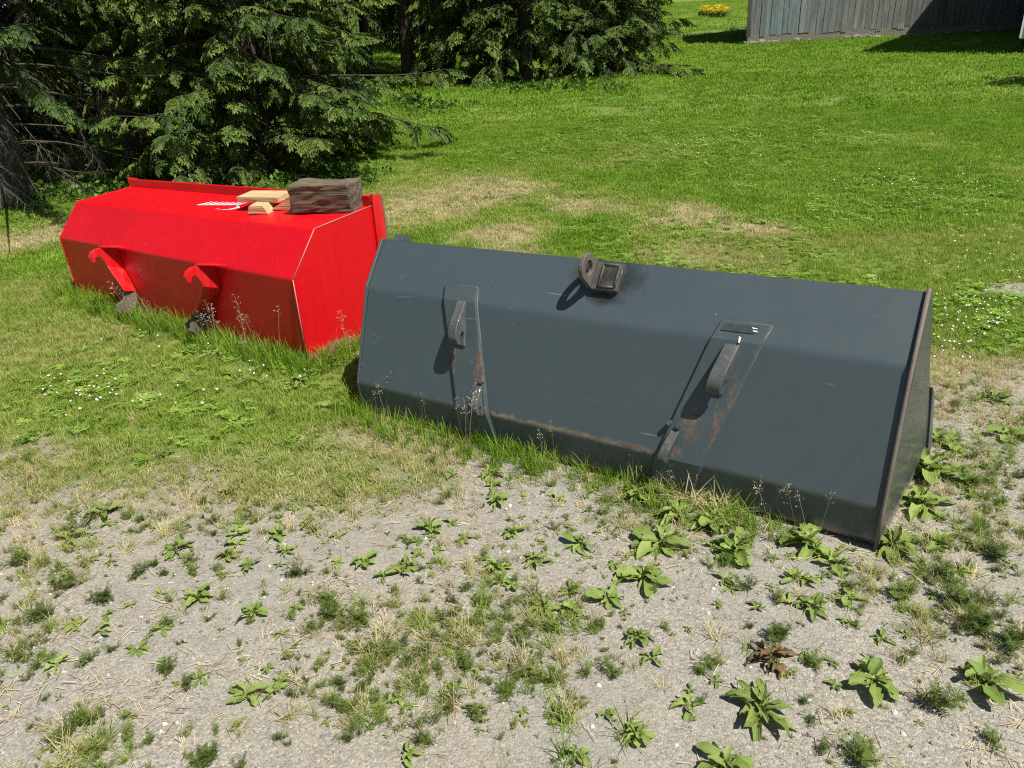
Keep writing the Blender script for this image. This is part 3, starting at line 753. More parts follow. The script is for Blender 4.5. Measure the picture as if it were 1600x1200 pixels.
# ------------------------------------------------------------------ white metal building at the right edge
mt, t = nmat('white_sheet_metal'); N = NT(t); co = N.coord('Object')
N.out(N.principled(N.mix(N.ramp(N.noise(N.map(co, (9, 9, .7)), 1.0, 4), [(.45, 0.), (.8, .5)]), (.62, .64, .64), (.36, .36, .34)), .45, .15, spec=.4)); M_SHEET = mt
S_ = on_ground(1342, 83); HB = 6.7
C_ = S_ + np.array([sdir.x, sdir.y, sdir.z]) * (HB / sdir.z)
tgt = at_dist(1396, 34.2); e1 = Vector((tgt[0] - S_[0], tgt[1] - S_[1], 0)).normalized(); e2 = Vector((e1.y, -e1.x, 0))
cz = float(ground_z(C_[0], C_[1])); eave = C_[2] - cz
mbd = empty('metal_building', (C_[0], C_[1], cz), math.atan2(e2.y, e2.x))      # local x along the front, local y backwards
props(mbd, 'white corrugated metal building cut by the right edge of the picture', 'building')
WB, DB = 9.0, 13.0
def corrugated(name, x0, x1, z0, z1, parent, y=0.0, vert=True):
    mb = MB(); n = int((x1 - x0) / .055); va, f = [], []
    for i in range(n + 1):
        x = x0 + (x1 - x0) * i / n; d = .012 * (1 if (i % 4) in (1, 2) else -1)
        va += [(x, y + d, z0), (x, y + d, z1)]
    for i in range(n): f.append((2 * i, 2 * i + 2, 2 * i + 3, 2 * i + 1))
    mb.add(va, f); me = mb.mesh(name); o = link(name, me, M_SHEET, parent); s_ = o.modifiers.new('t', 'SOLIDIFY'); s_.thickness = .004
    return o
for i in range(10): corrugated('cladding_sheet', i * .9, i * .9 + .9, .42, eave, mbd, y=-.02 - .006 * (i % 2))
mb = MB(); mb.prism([(0.03, 0.03, .4), (WB - .03, .03, .4), (WB - .03, DB, .4), (.03, DB, .4)], (0, 0, eave - .42)); mb.build('core', M_SHEET, mbd)
mb = MB(); mb.prism([(0, -.1, eave), (WB / 2, -.1, eave + 2.0), (WB, -.1, eave)], (0, DB, 0)); mb.build('roof', M_TIN, mbd)
mb = MB(); mb.box((WB / 2, DB / 2, .16), (WB - .3, DB - .4, .55)); mb.build('footing', M_STONE, mbd)

# ------------------------------------------------------------------ spruces
def spray_mesh(seed, fingers=9, length=1.0, droop=.25):
    """flat drooping spruce spray: twig with alternating fingers, each a jagged strip crossed by a second one"""
    rr = random.Random(seed); mb = MB()
    def finger(p, d, up, l, wd, tipc):
        d = d.normalized(); side = d.cross(up).normalized(); n = 5
        for ax_ in (side, (side * .35 + up).normalized()):
            va, cc = [], []
            for i in range(n + 1):
                t_ = i / n; c = p + d * l * t_ + Vector((0, 0, -1)) * l * .22 * t_ * t_
                w_ = wd * (.5 + .5 * math.sin(math.pi * min(1, t_ * 1.1))) * (1 - .35 * t_) * (1.0 if i % 2 else .55) * rr.uniform(.8, 1.2)
                if i == n: w_ = wd * .22
                va += [c + ax_ * w_, c - ax_ * w_ + d * wd * .5]; cc += [t_ * tipc] * 2
            mb.add(va, [(2 * i, 2 * i + 1, 2 * i + 3, 2 * i + 2) for i in range(n)], cc)
    dirv = Vector((1, 0, 0)); pts = []
    for i in range(fingers + 1):
        t_ = i / fingers; pts.append(Vector((length * t_, .03 * math.sin(t_ * 5 + seed), -droop * t_ ** 1.7 * length)))
    mb.tube([tuple(p) for p in pts], [.010 * (1 - .7 * i / fingers) for i in range(fingers + 1)], 3, False, c=-1.0)
    for i in range(1, fingers + 1):
        t_ = i / fingers; tan = (pts[i] - pts[i - 1]).normalized()
        for sgn in (-1, 1):
            l = length * (.40 * (1 - t_) + .16) * rr.uniform(.55, 1.25)
            dv = tan * rr.uniform(.55, .9) + Vector((0, sgn, 0)) * rr.uniform(.6, .9) + Vector((0, 0, -rr.uniform(-.15, .75)))
            finger(pts[i] - tan * rr.uniform(0, .04), dv, Vector((0, 0, 1)), l, .064, rr.uniform(.3, 1.0))
            if l > .3:
                for q in (.4, .68):
                    for s2 in (-1, 1):
                        dd = dv.normalized(); pp = pts[i] + dd * l * q + Vector((0, 0, -1)) * l * .22 * q * q
                        finger(pp, dd + Vector((-dd.y, dd.x, 0)) * s2 * .9 + Vector((0, 0, -.2)), Vector((0, 0, 1)), l * .42 * rr.uniform(.7, 1.1), .048, rr.uniform(.4, 1.0))
    finger(pts[-1], (pts[-1] - pts[-2]), Vector((0, 0, 1)), .2 * length, .056, 1.0)
    return mb.mesh('spruce_spray', 'tip')
def dead_mesh(seed):
    rr = random.Random(seed); mb = MB()
    def tw(p, d, l, r, dep):
        pts = [p]; 
        for i in range(4):
            d = (d + Vector((rr.uniform(-.25, .25), rr.uniform(-.25, .25), rr.uniform(-.35, .1)))).normalized(); pts.append(pts[-1] + d * l / 4)
        mb.tube([tuple(q) for q in pts], [r * (1 - .2 * i) for i in range(5)], 3, False)
        if dep:
            for i in range(1, 5):
                for s_ in (-1, 1):
                    if rr.random() < .8: tw(pts[i], (d + Vector((rr.uniform(-.4, .4), s_ * rr.uniform(.5, 1.1), rr.uniform(-.8, .1)))).normalized(), l * rr.uniform(.3, .5), r * .5, dep - 1)
    tw(Vector((0, 0, 0)), Vector((1, 0, -.1)), 1.0, .009, 2)
    return mb.mesh('dead_twigs')
def spruce_material():
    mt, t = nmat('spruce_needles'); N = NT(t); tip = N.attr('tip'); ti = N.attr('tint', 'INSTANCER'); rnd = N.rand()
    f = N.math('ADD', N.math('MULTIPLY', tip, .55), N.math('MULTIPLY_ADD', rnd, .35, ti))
    c = N.ramp(f, [(.0, (.018, .032, .012)), (.3, (.036, .070, .016)), (.6, (.088, .155, .026)), (.85, (.165, .235, .040)), (1., (.27, .31, .07))])  # darkest end also carries painted shade inside the boughs
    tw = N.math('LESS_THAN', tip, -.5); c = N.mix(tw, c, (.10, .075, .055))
    p = N.principled(c, .55, spec=.3); tr = N.n('ShaderNodeBsdfTranslucent'); N.link(c, tr.inputs[0])
    mx = N.n('ShaderNodeMixShader'); mx.inputs[0].default_value = .18; N.link(p, mx.inputs[1]); N.link(tr.outputs[0], mx.inputs[2]); N.out(mx.outputs[0]); return mt
M_NEEDLE = spruce_material()
mt, t = nmat('spruce_bark'); N = NT(t); co = N.coord('Object'); bk = N.noise(N.map(co, (9, 9, 2.2)), 1.0, 5, .7)
N.out(N.principled(N.ramp(bk, [(.3, (.035, .028, .023)), (.7, (.13, .105, .085))]), .95, normal=N.bump(bk, .8, .03), spec=.1)); M_BARK = mt
mt, t = nmat('dead_wood'); N = NT(t); rn = N.rand()
N.out(N.principled(N.ramp(rn, [(0, (.035, .032, .028)), (.65, (.07, .063, .057)), (1, (.24, .225, .205))]), .9, spec=.15)); M_DEAD = mt
sprays = [spray_mesh(s, fingers=random.choice([7, 8, 9])) for s in range(5)]
for q in sprays: q.materials.append(M_NEEDLE)
deads = [dead_mesh(s) for s in range(3)]
for q in deads: q.materials.append(M_DEAD)
C_SPRAY = proto_collection('spray', sprays); C_DEAD = proto_collection('deadtwig', deads)
def spruce(base, height, radius, label, seed, low=.7, step=.3, per=5, spr=.2, size=.55, trunk_r=.17, toward=None, dead=.3, tint=.0, inner=.3, skirt=1.0, sag=1.0, bare=None, reach=None):
    rr = random.Random(seed); root = empty('spruce_tree', base); props(root, label, 'tree', 'spruce trees')
    mb = MB(); mb.tube([(0, 0, -.3), (0, 0, .0), (rr.uniform(-.05, .05), 0, height * .4), (0, 0, height)], [trunk_r * 1.5, trunk_r * 1.25, trunk_r * .8, .02], 10); mb.build('trunk', M_BARK, root, smooth=True)
    P, Rt, S, V, T = [], [], [], [], []; DP, DR, DS, DV = [], [], [], []
    limbs = MB(); z = low if bare is None else bare; an0 = rr.uniform(0, 6.28)
    while z < height - .3:
        fr = z / height; an0 += 2.4
        for k in range(per):
            an = an0 + 2 * math.pi * k / per + rr.uniform(-.35, .35)
            L = radius * (1 - fr) ** .75 * rr.uniform(.62, 1.12) * (.8 if fr < .06 else 1)
            if reach: L *= 1 + reach[1] * max(0, math.cos(an - reach[0])) ** 1.5 * (z < 1.5)
            if L < .25: continue
            up = rr.uniform(-.05, .22) + fr * .35; dr = rr.uniform(.30, .62) * (1 - .6 * fr) * sag; leafless = z < low; dv = Vector((math.cos(an), math.sin(an), 0))
            n = max(4, int(L / .35)); pts = []
            for i in range(n + 1):
                t_ = i / n; pts.append(Vector((0, 0, z)) + dv * L * t_ + Vector((0, 0, L * (up * t_ - dr * t_ ** 2 + .16 * t_ ** 4))))
            gzf = lambda p: float(ground_z(base[0] + p.x, base[1] + p.y)) - base[2]
            for p in pts:
                g_ = gzf(p) + .12
                if p.z < g_: p.z = g_ + rr.uniform(0, .05)
            limbs.tube([tuple(p) for p in pts], [max(.005, .021 * (L / 2.5) * (1 - .85 * i / n)) for i in range(n + 1)], 4, False)
            s_ = L * inner
            if leafless or (rr.random() < dead and z < height * .5):      # bare inner twigs
                for q in range(6 if leafless else 3):
                    t_ = rr.uniform(.1, .55) if not leafless else rr.uniform(.15, .70); i = min(n - 1, int(t_ * n)); p = pts[i].lerp(pts[i + 1], t_ * n - i)
                    DP.append(p); DR.append((rr.uniform(-.4, .4), rr.uniform(.1, .9), an + rr.uniform(-1.2, 1.2))); DS.append(rr.uniform(.3, .65)); DV.append(rr.randrange(3))
            if leafless: continue
            side = 1
            while s_ < L:
                t_ = s_ / L; side = -side if rr.random() < .15 else side; i = min(n - 1, int(t_ * n)); p = pts[i].lerp(pts[i + 1], t_ * n - i); tan = (pts[i + 1] - pts[i]).normalized()
                yaw = math.atan2(tan.y, tan.x) + side * rr.uniform(.45, 1.25); side = -side
                pit = -math.asin(max(-1, min(1, tan.z))) * .7 + rr.uniform(.0, .8)
                sz = size * rr.uniform(.65, 1.2) * (1 - .35 * fr)
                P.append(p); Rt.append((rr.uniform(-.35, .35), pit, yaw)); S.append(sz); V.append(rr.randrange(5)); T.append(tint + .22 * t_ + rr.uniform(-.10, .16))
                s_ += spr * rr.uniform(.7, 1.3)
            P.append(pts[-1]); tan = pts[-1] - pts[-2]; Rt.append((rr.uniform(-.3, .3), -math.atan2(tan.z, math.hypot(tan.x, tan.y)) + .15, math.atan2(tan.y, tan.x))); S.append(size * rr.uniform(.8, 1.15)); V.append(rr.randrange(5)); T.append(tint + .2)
        z += step * rr.uniform(.8, 1.2) * (1 + 1.0 * max(0, fr - .3)) * (skirt if z < 2.4 else 1)
    props(limbs.build('limbs', M_BARK, root), kind='stuff')
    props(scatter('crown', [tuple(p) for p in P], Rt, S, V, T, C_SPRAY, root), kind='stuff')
    if DP: props(scatter('dead_twigs', [tuple(p) for p in DP], DR, DS, DV, [0] * len(DP), C_DEAD, root), kind='stuff')
    return root
def tp(u, d): return at_dist(u, d)
NEAR = dict(step=.25, per=6, spr=.115, size=.335, inner=.30)
MIDT = dict(step=.34, per=6, spr=.20, size=.52, inner=.3)
FART = dict(step=.5, per=6, spr=.38, size=.95, inner=.3)
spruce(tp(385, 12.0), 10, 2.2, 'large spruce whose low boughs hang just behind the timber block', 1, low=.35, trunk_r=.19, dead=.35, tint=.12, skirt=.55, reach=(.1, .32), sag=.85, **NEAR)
spruce(tp(190, 13.6), 11, 3.2, 'spruce with a dark hollow under its boughs behind the red bucket', 2, low=2.7, trunk_r=.2, dead=.8, sag=.6, tint=-.06, **NEAR)  # lowered tint puts self-shadow of the boughs into the needle colour
spruce(tp(-40, 12.0), 10, 3.1, 'spruce with bare grey dead twigs at the left edge', 3, low=1.9, bare=.5, tint=-.06, trunk_r=.2, dead=1.0, **NEAR)  # needles tinted darker here too, as painted shade
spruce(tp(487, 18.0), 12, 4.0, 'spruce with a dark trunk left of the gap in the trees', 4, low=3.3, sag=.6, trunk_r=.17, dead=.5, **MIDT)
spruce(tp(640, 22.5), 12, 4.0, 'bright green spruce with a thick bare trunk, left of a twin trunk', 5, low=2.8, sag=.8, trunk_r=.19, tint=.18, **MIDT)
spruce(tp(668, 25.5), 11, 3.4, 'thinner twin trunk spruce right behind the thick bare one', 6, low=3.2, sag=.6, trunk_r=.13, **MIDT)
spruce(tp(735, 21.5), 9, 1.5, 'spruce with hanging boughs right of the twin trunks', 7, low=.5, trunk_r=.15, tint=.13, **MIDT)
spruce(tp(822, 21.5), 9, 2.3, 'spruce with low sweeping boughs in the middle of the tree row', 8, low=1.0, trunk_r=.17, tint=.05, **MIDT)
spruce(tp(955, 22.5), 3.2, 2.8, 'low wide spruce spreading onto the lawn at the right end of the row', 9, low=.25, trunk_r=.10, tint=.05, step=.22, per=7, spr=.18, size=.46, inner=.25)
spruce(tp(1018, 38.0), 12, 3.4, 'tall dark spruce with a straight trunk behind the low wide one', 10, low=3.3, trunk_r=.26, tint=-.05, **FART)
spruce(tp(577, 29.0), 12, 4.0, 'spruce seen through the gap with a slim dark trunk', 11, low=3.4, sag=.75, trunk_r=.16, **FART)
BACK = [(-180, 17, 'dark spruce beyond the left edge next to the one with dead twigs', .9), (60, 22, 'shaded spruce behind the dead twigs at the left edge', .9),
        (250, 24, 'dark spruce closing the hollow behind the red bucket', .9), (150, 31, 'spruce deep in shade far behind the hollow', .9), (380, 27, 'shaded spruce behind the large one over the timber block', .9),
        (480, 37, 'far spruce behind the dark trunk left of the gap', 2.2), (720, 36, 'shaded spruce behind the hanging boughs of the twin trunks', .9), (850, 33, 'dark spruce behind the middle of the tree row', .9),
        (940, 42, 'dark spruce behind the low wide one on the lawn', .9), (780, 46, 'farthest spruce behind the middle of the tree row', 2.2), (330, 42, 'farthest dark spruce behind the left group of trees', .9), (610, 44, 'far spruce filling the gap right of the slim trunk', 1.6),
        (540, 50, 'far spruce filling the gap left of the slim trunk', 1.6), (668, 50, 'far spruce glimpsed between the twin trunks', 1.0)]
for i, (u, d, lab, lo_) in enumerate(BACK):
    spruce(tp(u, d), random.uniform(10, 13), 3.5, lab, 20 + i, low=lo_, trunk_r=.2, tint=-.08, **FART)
P_ = on_ground(1522, 125); P_ = P_ + np.array([sdir.x, sdir.y, sdir.z]) * (4.6 / sdir.z)  # added out of view as stand-in for whatever casts this lawn shadow
spruce((P_[0], P_[1], float(ground_z(P_[0], P_[1]))), 4.6, 1.1, 'small unseen spruce added out of view at the right to shade the lawn', 60, low=.4, trunk_r=.07, **MIDT)

# yellow flowering bush and a young tree far up the lawn
M_BUSH = leafy('bush_leaves', [(0, (.05, .10, .02)), (1, (.13, .22, .04))]); M_YEL = leafy('yellow_petals', [(0, (.75, .55, .01)), (1, (.85, .70, .03))], huevar=.6, trans=.2)
def leafdot(mat, n=10, r=.5, s=.3, seed=1):
    rr = random.Random(seed); mb = MB()
    for i in range(n):
        c = Vector((rr.gauss(0, r), rr.gauss(0, r), rr.gauss(0, r))) * .6; a = Vector((rr.gauss(0, 1), rr.gauss(0, 1), rr.gauss(0, 1))).normalized(); b = a.orthogonal().normalized()
        mb.add([c - a * s, c + b * s * .6, c + a * s, c - b * s * .6], [(0, 1, 2, 3)])
    me = mb.mesh('leaf_clump'); me.materials.append(mat); return me
C_BL = proto_collection('bushleaf', [leafdot(M_BUSH, 12, .5, .3, s) for s in range(3)]); C_YL = proto_collection('petal', [leafdot(M_YEL, 14, .5, .28, s) for s in range(3)])
def bush(u, d, wd, hg, label):
    b = tp(u, d); root = empty('flower_bush', b); props(root, label, 'bush', 'yellow flowering bushes')
    n = 170; an = rng.uniform(0, 6.28, n); q = rng.uniform(0, 1, n) ** .5; zz = rng.uniform(0, 1, n)
    pts = np.stack([np.cos(an) * q * wd / 2, np.sin(an) * q * wd / 2, zz * hg * np.sqrt(1 - .8 * q * q)], 1); rot = rng.uniform(0, 6.28, (n, 3))
    low = pts[:, 2] < hg * .4
    props(scatter('foliage', pts[low], rot[low], np.full(low.sum(), .16), rng.integers(0, 3, low.sum()), rng.uniform(0, 1, low.sum()), C_BL, root), kind='stuff')
    props(scatter('flowers', pts[~low], rot[~low], np.full((~low).sum(), .15), rng.integers(0, 3, (~low).sum()), rng.uniform(0, 1, (~low).sum()), C_YL, root), kind='stuff')
bush(1118, 56, 1.35, .85, 'bright yellow flowering bush on the far lawn beside the barn')
bush(1098, 58, 1.0, .7, 'smaller dull yellow bush just left of the bright one')

# ------------------------------------------------------------------ grass and other ground cover (countless: stuff)
M_GRASS = leafy('grass_blades', [(0, (.12, .25, .012)), (.30, (.20, .355, .024)), (.50, (.29, .40, .055)), (.72, (.44, .43, .16)), (1, (.64, .55, .33))], trans=.45, rough=.55, huevar=.30)
M_CLOVER = leafy('clover_leaves', [(0, (.17, .32, .03)), (1, (.31, .46, .09))], trans=.35, huevar=.8)
M_STRAW = leafy('straw', [(0, (.42, .34, .20)), (1, (.60, .52, .34))], trans=.1, huevar=.9)
mt, t = nmat('clover_heads'); N = NT(t); N.out(N.principled((.78, .77, .70), .8, spec=.2)); M_HEAD = mt
mt, t = nmat('pebbles'); N = NT(t); rn = N.rand(); N.out(N.principled(N.ramp(rn, [(0, (.12, .11, .10)), (.35, (.25, .235, .205)), (.8, (.40, .375, .33)), (1, (.58, .55, .50))]), .85, spec=.25)); M_PEB = mt
M_SEED = leafy('seed_heads', [(0, (.36, .27, .18)), (1, (.62, .53, .40))], trans=.25, huevar=.8)
def blade(mb, p, yaw, lean, h, wd, curl=.6, n=3):
    d = Vector((math.cos(yaw), math.sin(yaw), 0)); s = Vector((-d.y, d.x, 0)); va = []
    q = Vector(p)
    for i in range(n):
        t_ = i / n; a = lean + curl * t_
        w_ = wd * (1 - t_ * .6); va += [q - s * w_ / 2, q + s * w_ / 2]
        q = q + (d * math.sin(a) + Vector((0, 0, 1)) * math.cos(a)) * h / n
    va.append(q); f = [(2 * i, 2 * i + 1, 2 * i + 3, 2 * i + 2) for i in range(n - 1)] + [(2 * n - 2, 2 * n - 1, 2 * n)]
    mb.add(va, f)
def tuft(seed, nb, rad, h0, h1, wd, lean=(.05, .7), curl=(.2, .9), mat=M_GRASS, n=3):
    rr = random.Random(seed); mb = MB()
    for i in range(nb):
        a = rr.uniform(0, 6.28); r_ = rad * rr.random() ** .5
        blade(mb, (math.cos(a) * r_, math.sin(a) * r_, 0), rr.uniform(0, 6.28), rr.uniform(*lean), rr.uniform(h0, h1), wd * rr.uniform(.7, 1.3), rr.uniform(*curl), n)
    me = mb.mesh('tuft'); me.materials.append(mat); return me
def straw_mesh(seed):
    rr = random.Random(seed); mb = MB()
    for i in range(4):
        a = rr.uniform(0, 6.28); l = rr.uniform(.015, .05); c = Vector((rr.uniform(-.03, .03), rr.uniform(-.03, .03), rr.uniform(.002, .006))); d = Vector((math.cos(a), math.sin(a), rr.uniform(-.05, .12))); s = Vector((-d.y, d.x, 0)) * .0011
        mb.add([c - s, c + s, c + d * l + s * .6, c + d * l - s * .6], [(0, 1, 2, 3)])
    me = mb.mesh('straw'); me.materials.append(M_STRAW); return me
def clover_mesh(seed, n=7, rad=.035, ls=.010):
    rr = random.Random(seed); mb = MB()
    for i in range(n):
        a = rr.uniform(0, 6.28); r_ = rad * rr.random() ** .5; c = Vector((math.cos(a) * r_, math.sin(a) * r_, rr.uniform(.02, .045))); y0 = rr.uniform(0, 6.28); tl = rr.uniform(-.3, .3)
        for k in range(3):
            y = y0 + k * 2.094; d = Vector((math.cos(y), math.sin(y), .12 + tl * math.cos(y))); s = Vector((-math.sin(y), math.cos(y), 0))
            mb.add([c, c + d * ls * .9 + s * ls * .75, c + d * ls * 1.6 + s * ls * .3, c + d * ls * 1.6 - s * ls * .3, c + d * ls * .9 - s * ls * .75], [(0, 1, 2, 3, 4)])
    me = mb.mesh('clover'); me.materials.append(M_CLOVER); return me
def pebble_mesh(seed):
    rr = random.Random(seed); bm = bmesh.new(); bmesh.ops.create_icosphere(bm, subdivisions=1, radius=1)
    sx = (rr.uniform(.8, 1.3), rr.uniform(.7, 1.1), rr.uniform(.45, .8))
    for v in bm.verts: v.co = Vector((v.co.x * sx[0], v.co.y * sx[1], v.co.z * sx[2])) * rr.uniform(.8, 1.15)
    me = bpy.data.meshes.new('pebble'); bm.to_mesh(me); bm.free(); me.materials.append(M_PEB); return me
def head_mesh():
    bm = bmesh.new(); bmesh.ops.create_icosphere(bm, subdivisions=2, radius=1)
    for v in bm.verts: v.co = Vector((v.co.x, v.co.y, v.co.z * .85)) * random.uniform(.78, 1.15)
    me = bpy.data.meshes.new('clover_head'); bm.to_mesh(me); bm.free(); me.materials.append(M_HEAD); return me
def seed_mesh(seed):
    rr = random.Random(seed); mb = MB(); h = 1.0
    pts = [Vector((0, 0, 0))]; d = Vector((rr.uniform(-.15, .15), rr.uniform(-.15, .15), 1)).normalized()
    for i in range(6): d = (d + Vector((rr.uniform(-.07, .07), rr.uniform(-.07, .07), 0))).normalized(); pts.append(pts[-1] + d * h / 6)
    mb.tube([tuple(p) for p in pts], [.0020] * 6 + [.001], 3, False)
    for i in range(22):
        t_ = rr.uniform(.68, 1.0); k = min(5, int(t_ * 6)); p = pts[k].lerp(pts[k + 1], t_ * 6 - k); o = Vector((rr.gauss(0, 1), rr.gauss(0, 1), rr.uniform(-.2, 1.2))).normalized() * rr.uniform(.02, .09) * (1.25 - t_)/ .4
        q = p + o; dd = (o.normalized() + Vector((0, 0, .3))).normalized(); s = dd.orthogonal().normalized() * .0055
        mb.add([q - dd * .02, q + s, q + dd * .022, q - s], [(0, 1, 2, 3)]); mb.add([p - s * .08, p + s * .08, q], [(0, 1, 2)])
    me = mb.mesh('seed_stem'); me.materials.append(M_SEED); return me
C_NEAR = proto_collection('lawntuft', [tuft(s, 13, .030, .022, .055, .0034) for s in range(6)])
C_MID = proto_collection('midtuft', [tuft(100 + s, 34, .09, .026, .052, .0060, (.1, .9)) for s in range(5)])
C_FAR = proto_collection('fartuft', [tuft(200 + s, 46, .26, .030, .060, .016, (.2, 1.0), (.3, .9), n=2) for s in range(4)])
C_TALL = proto_collection('talltuft', [tuft(300 + s, 12, .02, .09, .20, .0042, (.05, .45), (.3, 1.1), n=4) for s in range(4)])
C_DRYT = proto_collection('drytuft', [tuft(400 + s, 26, .022, .045, .11, .0024, (.3, 1.25), (.2, .6)) for s in range(4)])
C_STR = proto_collection('straws', [straw_mesh(s) for s in range(4)])
C_CLO = proto_collection('clovers', [clover_mesh(s) for s in range(4)])
C_CLF = proto_collection('cloverfar', [clover_mesh(50 + s, 26, .13, .011) for s in range(3)])
C_PEB = proto_collection('pebbles', [pebble_mesh(s) for s in range(6)])
C_HEAD = proto_collection('heads', [head_mesh()])
C_SEEDS = proto_collection('seedstems', [seed_mesh(s) for s in range(5)])
def visible(x, y, mg=120):
    """near enough to the view to be seen from here or from a step to either side"""
    k = np.zeros(len(x), bool); zz = ground_z(x, y) - CAM_H
    for ox, oy in ((0, 0), (-1.6, -.4), (1.6, -.4)):
        P = np.stack([x - ox, y - oy, zz], 1); z = P @ FWD; zc = np.maximum(z, .05); u = 800 + FPX * (P @ CR) / zc; v = 600 - FPX * (P @ CU) / zc
        k |= (z > .3) & (u > -mg) & (u < 1600 + mg) & (v > -60) & (v < 1200 + mg)
    return k
def in_bucket(x, y, pad=0.0):
    r_ = np.zeros(len(x), bool)
    for b, dp in ((G, .84), (RB, .74)):
        a = (x - b.O[0]) * b.ax[0] + (y - b.O[1]) * b.ax[1]; u = (x - b.O[0]) * b.n[0] + (y - b.O[1]) * b.n[1]
        r_ |= (a > -b.L - pad) & (a < .02 + pad) & (u > -dp - pad) & (u < .01 + pad)
    return r_
def base_dist(x, y):
    """distance to the buckets' outlines"""
    r_ = np.full(len(x), 9.0)
    for b, dp in ((G, .86), (RB, .76)):
        a = (x - b.O[0]) * b.ax[0] + (y - b.O[1]) * b.ax[1]; u = (x - b.O[0]) * b.n[0] + (y - b.O[1]) * b.n[1]
        dx = np.maximum(np.maximum(-b.L - a, a), 0); dy = np.maximum(np.maximum(-dp - u, u), 0); r_ = np.minimum(r_, np.hypot(dx, dy))
    return r_
def cand(n, x0, x1, y0, y1):
    x = rng.uniform(x0, x1, n); y = rng.uniform(y0, y1, n); k = visible(x, y) & ~in_bucket(x, y); return x[k], y[k]
def place(name, x, y, sc_, nv, tint, coll, label, cat, dz=0.0, tilt=.12, zs=None):
    n = len(x); pts = np.stack([x, y, ground_z(x, y) + dz], 1); rot = np.stack([rng.normal(0, tilt, n), rng.normal(0, tilt, n), rng.uniform(0, 6.283, n)], 1)
    S = np.repeat(np.asarray(sc_)[:, None], 3, 1) if zs is None else np.stack([sc_, sc_, zs], 1)
    return props(scatter(name, pts, rot, S, rng.integers(0, nv, n), np.clip(tint, 0, 1), coll), label, cat, kind='stuff')
def tint_at(x, y):
    big = fbm(x, y, 3.5, 301, 3); md = fbm(x, y, .7, 311, 3)
    t_ = .32 + (big - .5) * .35 + (md - .5) * .25
    return t_ + dry_mask(x, y) * rng.uniform(.35, .95, len(x))
# near lawn
x, y = cand(140000, -7.2, 8.1, 1.6, 6.8)
v = veg(x, y); bdist = base_dist(x, y); cl = fbm(x, y, .16, 331, 2)
pr = np.clip(v ** 1.2 * (.35 + 1.3 * sstep(.3, .62, cl)), 0, 1) + .55 * (1 - sstep(.02, .14, bdist)) * (v > .25)
k = rng.random(len(x)) < pr; x, y, v, bdist = x[k], y[k], v[k], bdist[k]
s_ = (.50 + .42 * v) * rng.uniform(.7, 1.25, len(x)) * (1 - .25 * dry_mask(x, y))
edge = (1 - sstep(.0, 1.0, y - lawn_edge(x))) * (x < 1.6)
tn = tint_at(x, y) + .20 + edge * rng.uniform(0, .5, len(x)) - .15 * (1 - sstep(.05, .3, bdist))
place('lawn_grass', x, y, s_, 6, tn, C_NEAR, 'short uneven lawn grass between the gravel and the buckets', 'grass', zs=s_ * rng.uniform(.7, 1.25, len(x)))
x, y = cand(57000, -12, 13.5, 6.6, 14.5)
tn = tint_at(x, y); s_ = rng.uniform(.75, 1.25, len(x)) * (1 - .2 * dry_mask(x, y))
place('lawn_grass', x, y, s_, 5, tn, C_MID, 'mown lawn grass with straw coloured patches behind the grey bucket', 'grass')
x, y = cand(41000, -26, 31, 14.0, 36); k = rng.random(len(x)) < np.clip(20.0 / y, 0, 1); x, y = x[k], y[k]
place('lawn_grass', x, y, rng.uniform(.8, 1.25, len(x)) * (.8 + y / 60), 4, tint_at(x, y) - .03, C_FAR, 'smooth green lawn rising to the barn', 'grass')
x, y = cand(22000, -46, 52, 36, 95)
place('lawn_grass', x, y, rng.uniform(1.4, 2.2, len(x)), 4, tint_at(x, y), C_FAR, 'far lawn behind the barn and the trees', 'grass')
# taller uncut grass along the buckets
x, y = cand(90000, -4.4, 2.4, 1.9, 6.8); bdist = base_dist(x, y); v = veg(x, y)
side = np.array([((a_ - G.O[0]) * G.n[0] + (b_ - G.O[1]) * G.n[1]) for a_, b_ in zip(x, y)])
k = (rng.random(len(x)) < .62 * (1 - sstep(.03, .30, bdist)) * sstep(.10, .4, v) * (.35 + fbm(x, y, .3, 351, 2))); x, y = x[k], y[k]
ga = (x - G.O[0]) * G.ax[0] + (y - G.O[1]) * G.ax[1]; gu = side[k]; k = (gu > .3) | (gu < -1.2) | (rng.random(len(x)) < np.where(ga > -.72, .22, .75)); x, y = x[k], y[k]
place('uncut_grass', x, y, rng.uniform(.35, .85, len(x)) * np.where(y > 4.0, 1.35, 1), 4, rng.uniform(.05, .5, len(x)), C_TALL, 'tall uncut grass growing against the buckets', 'grass')
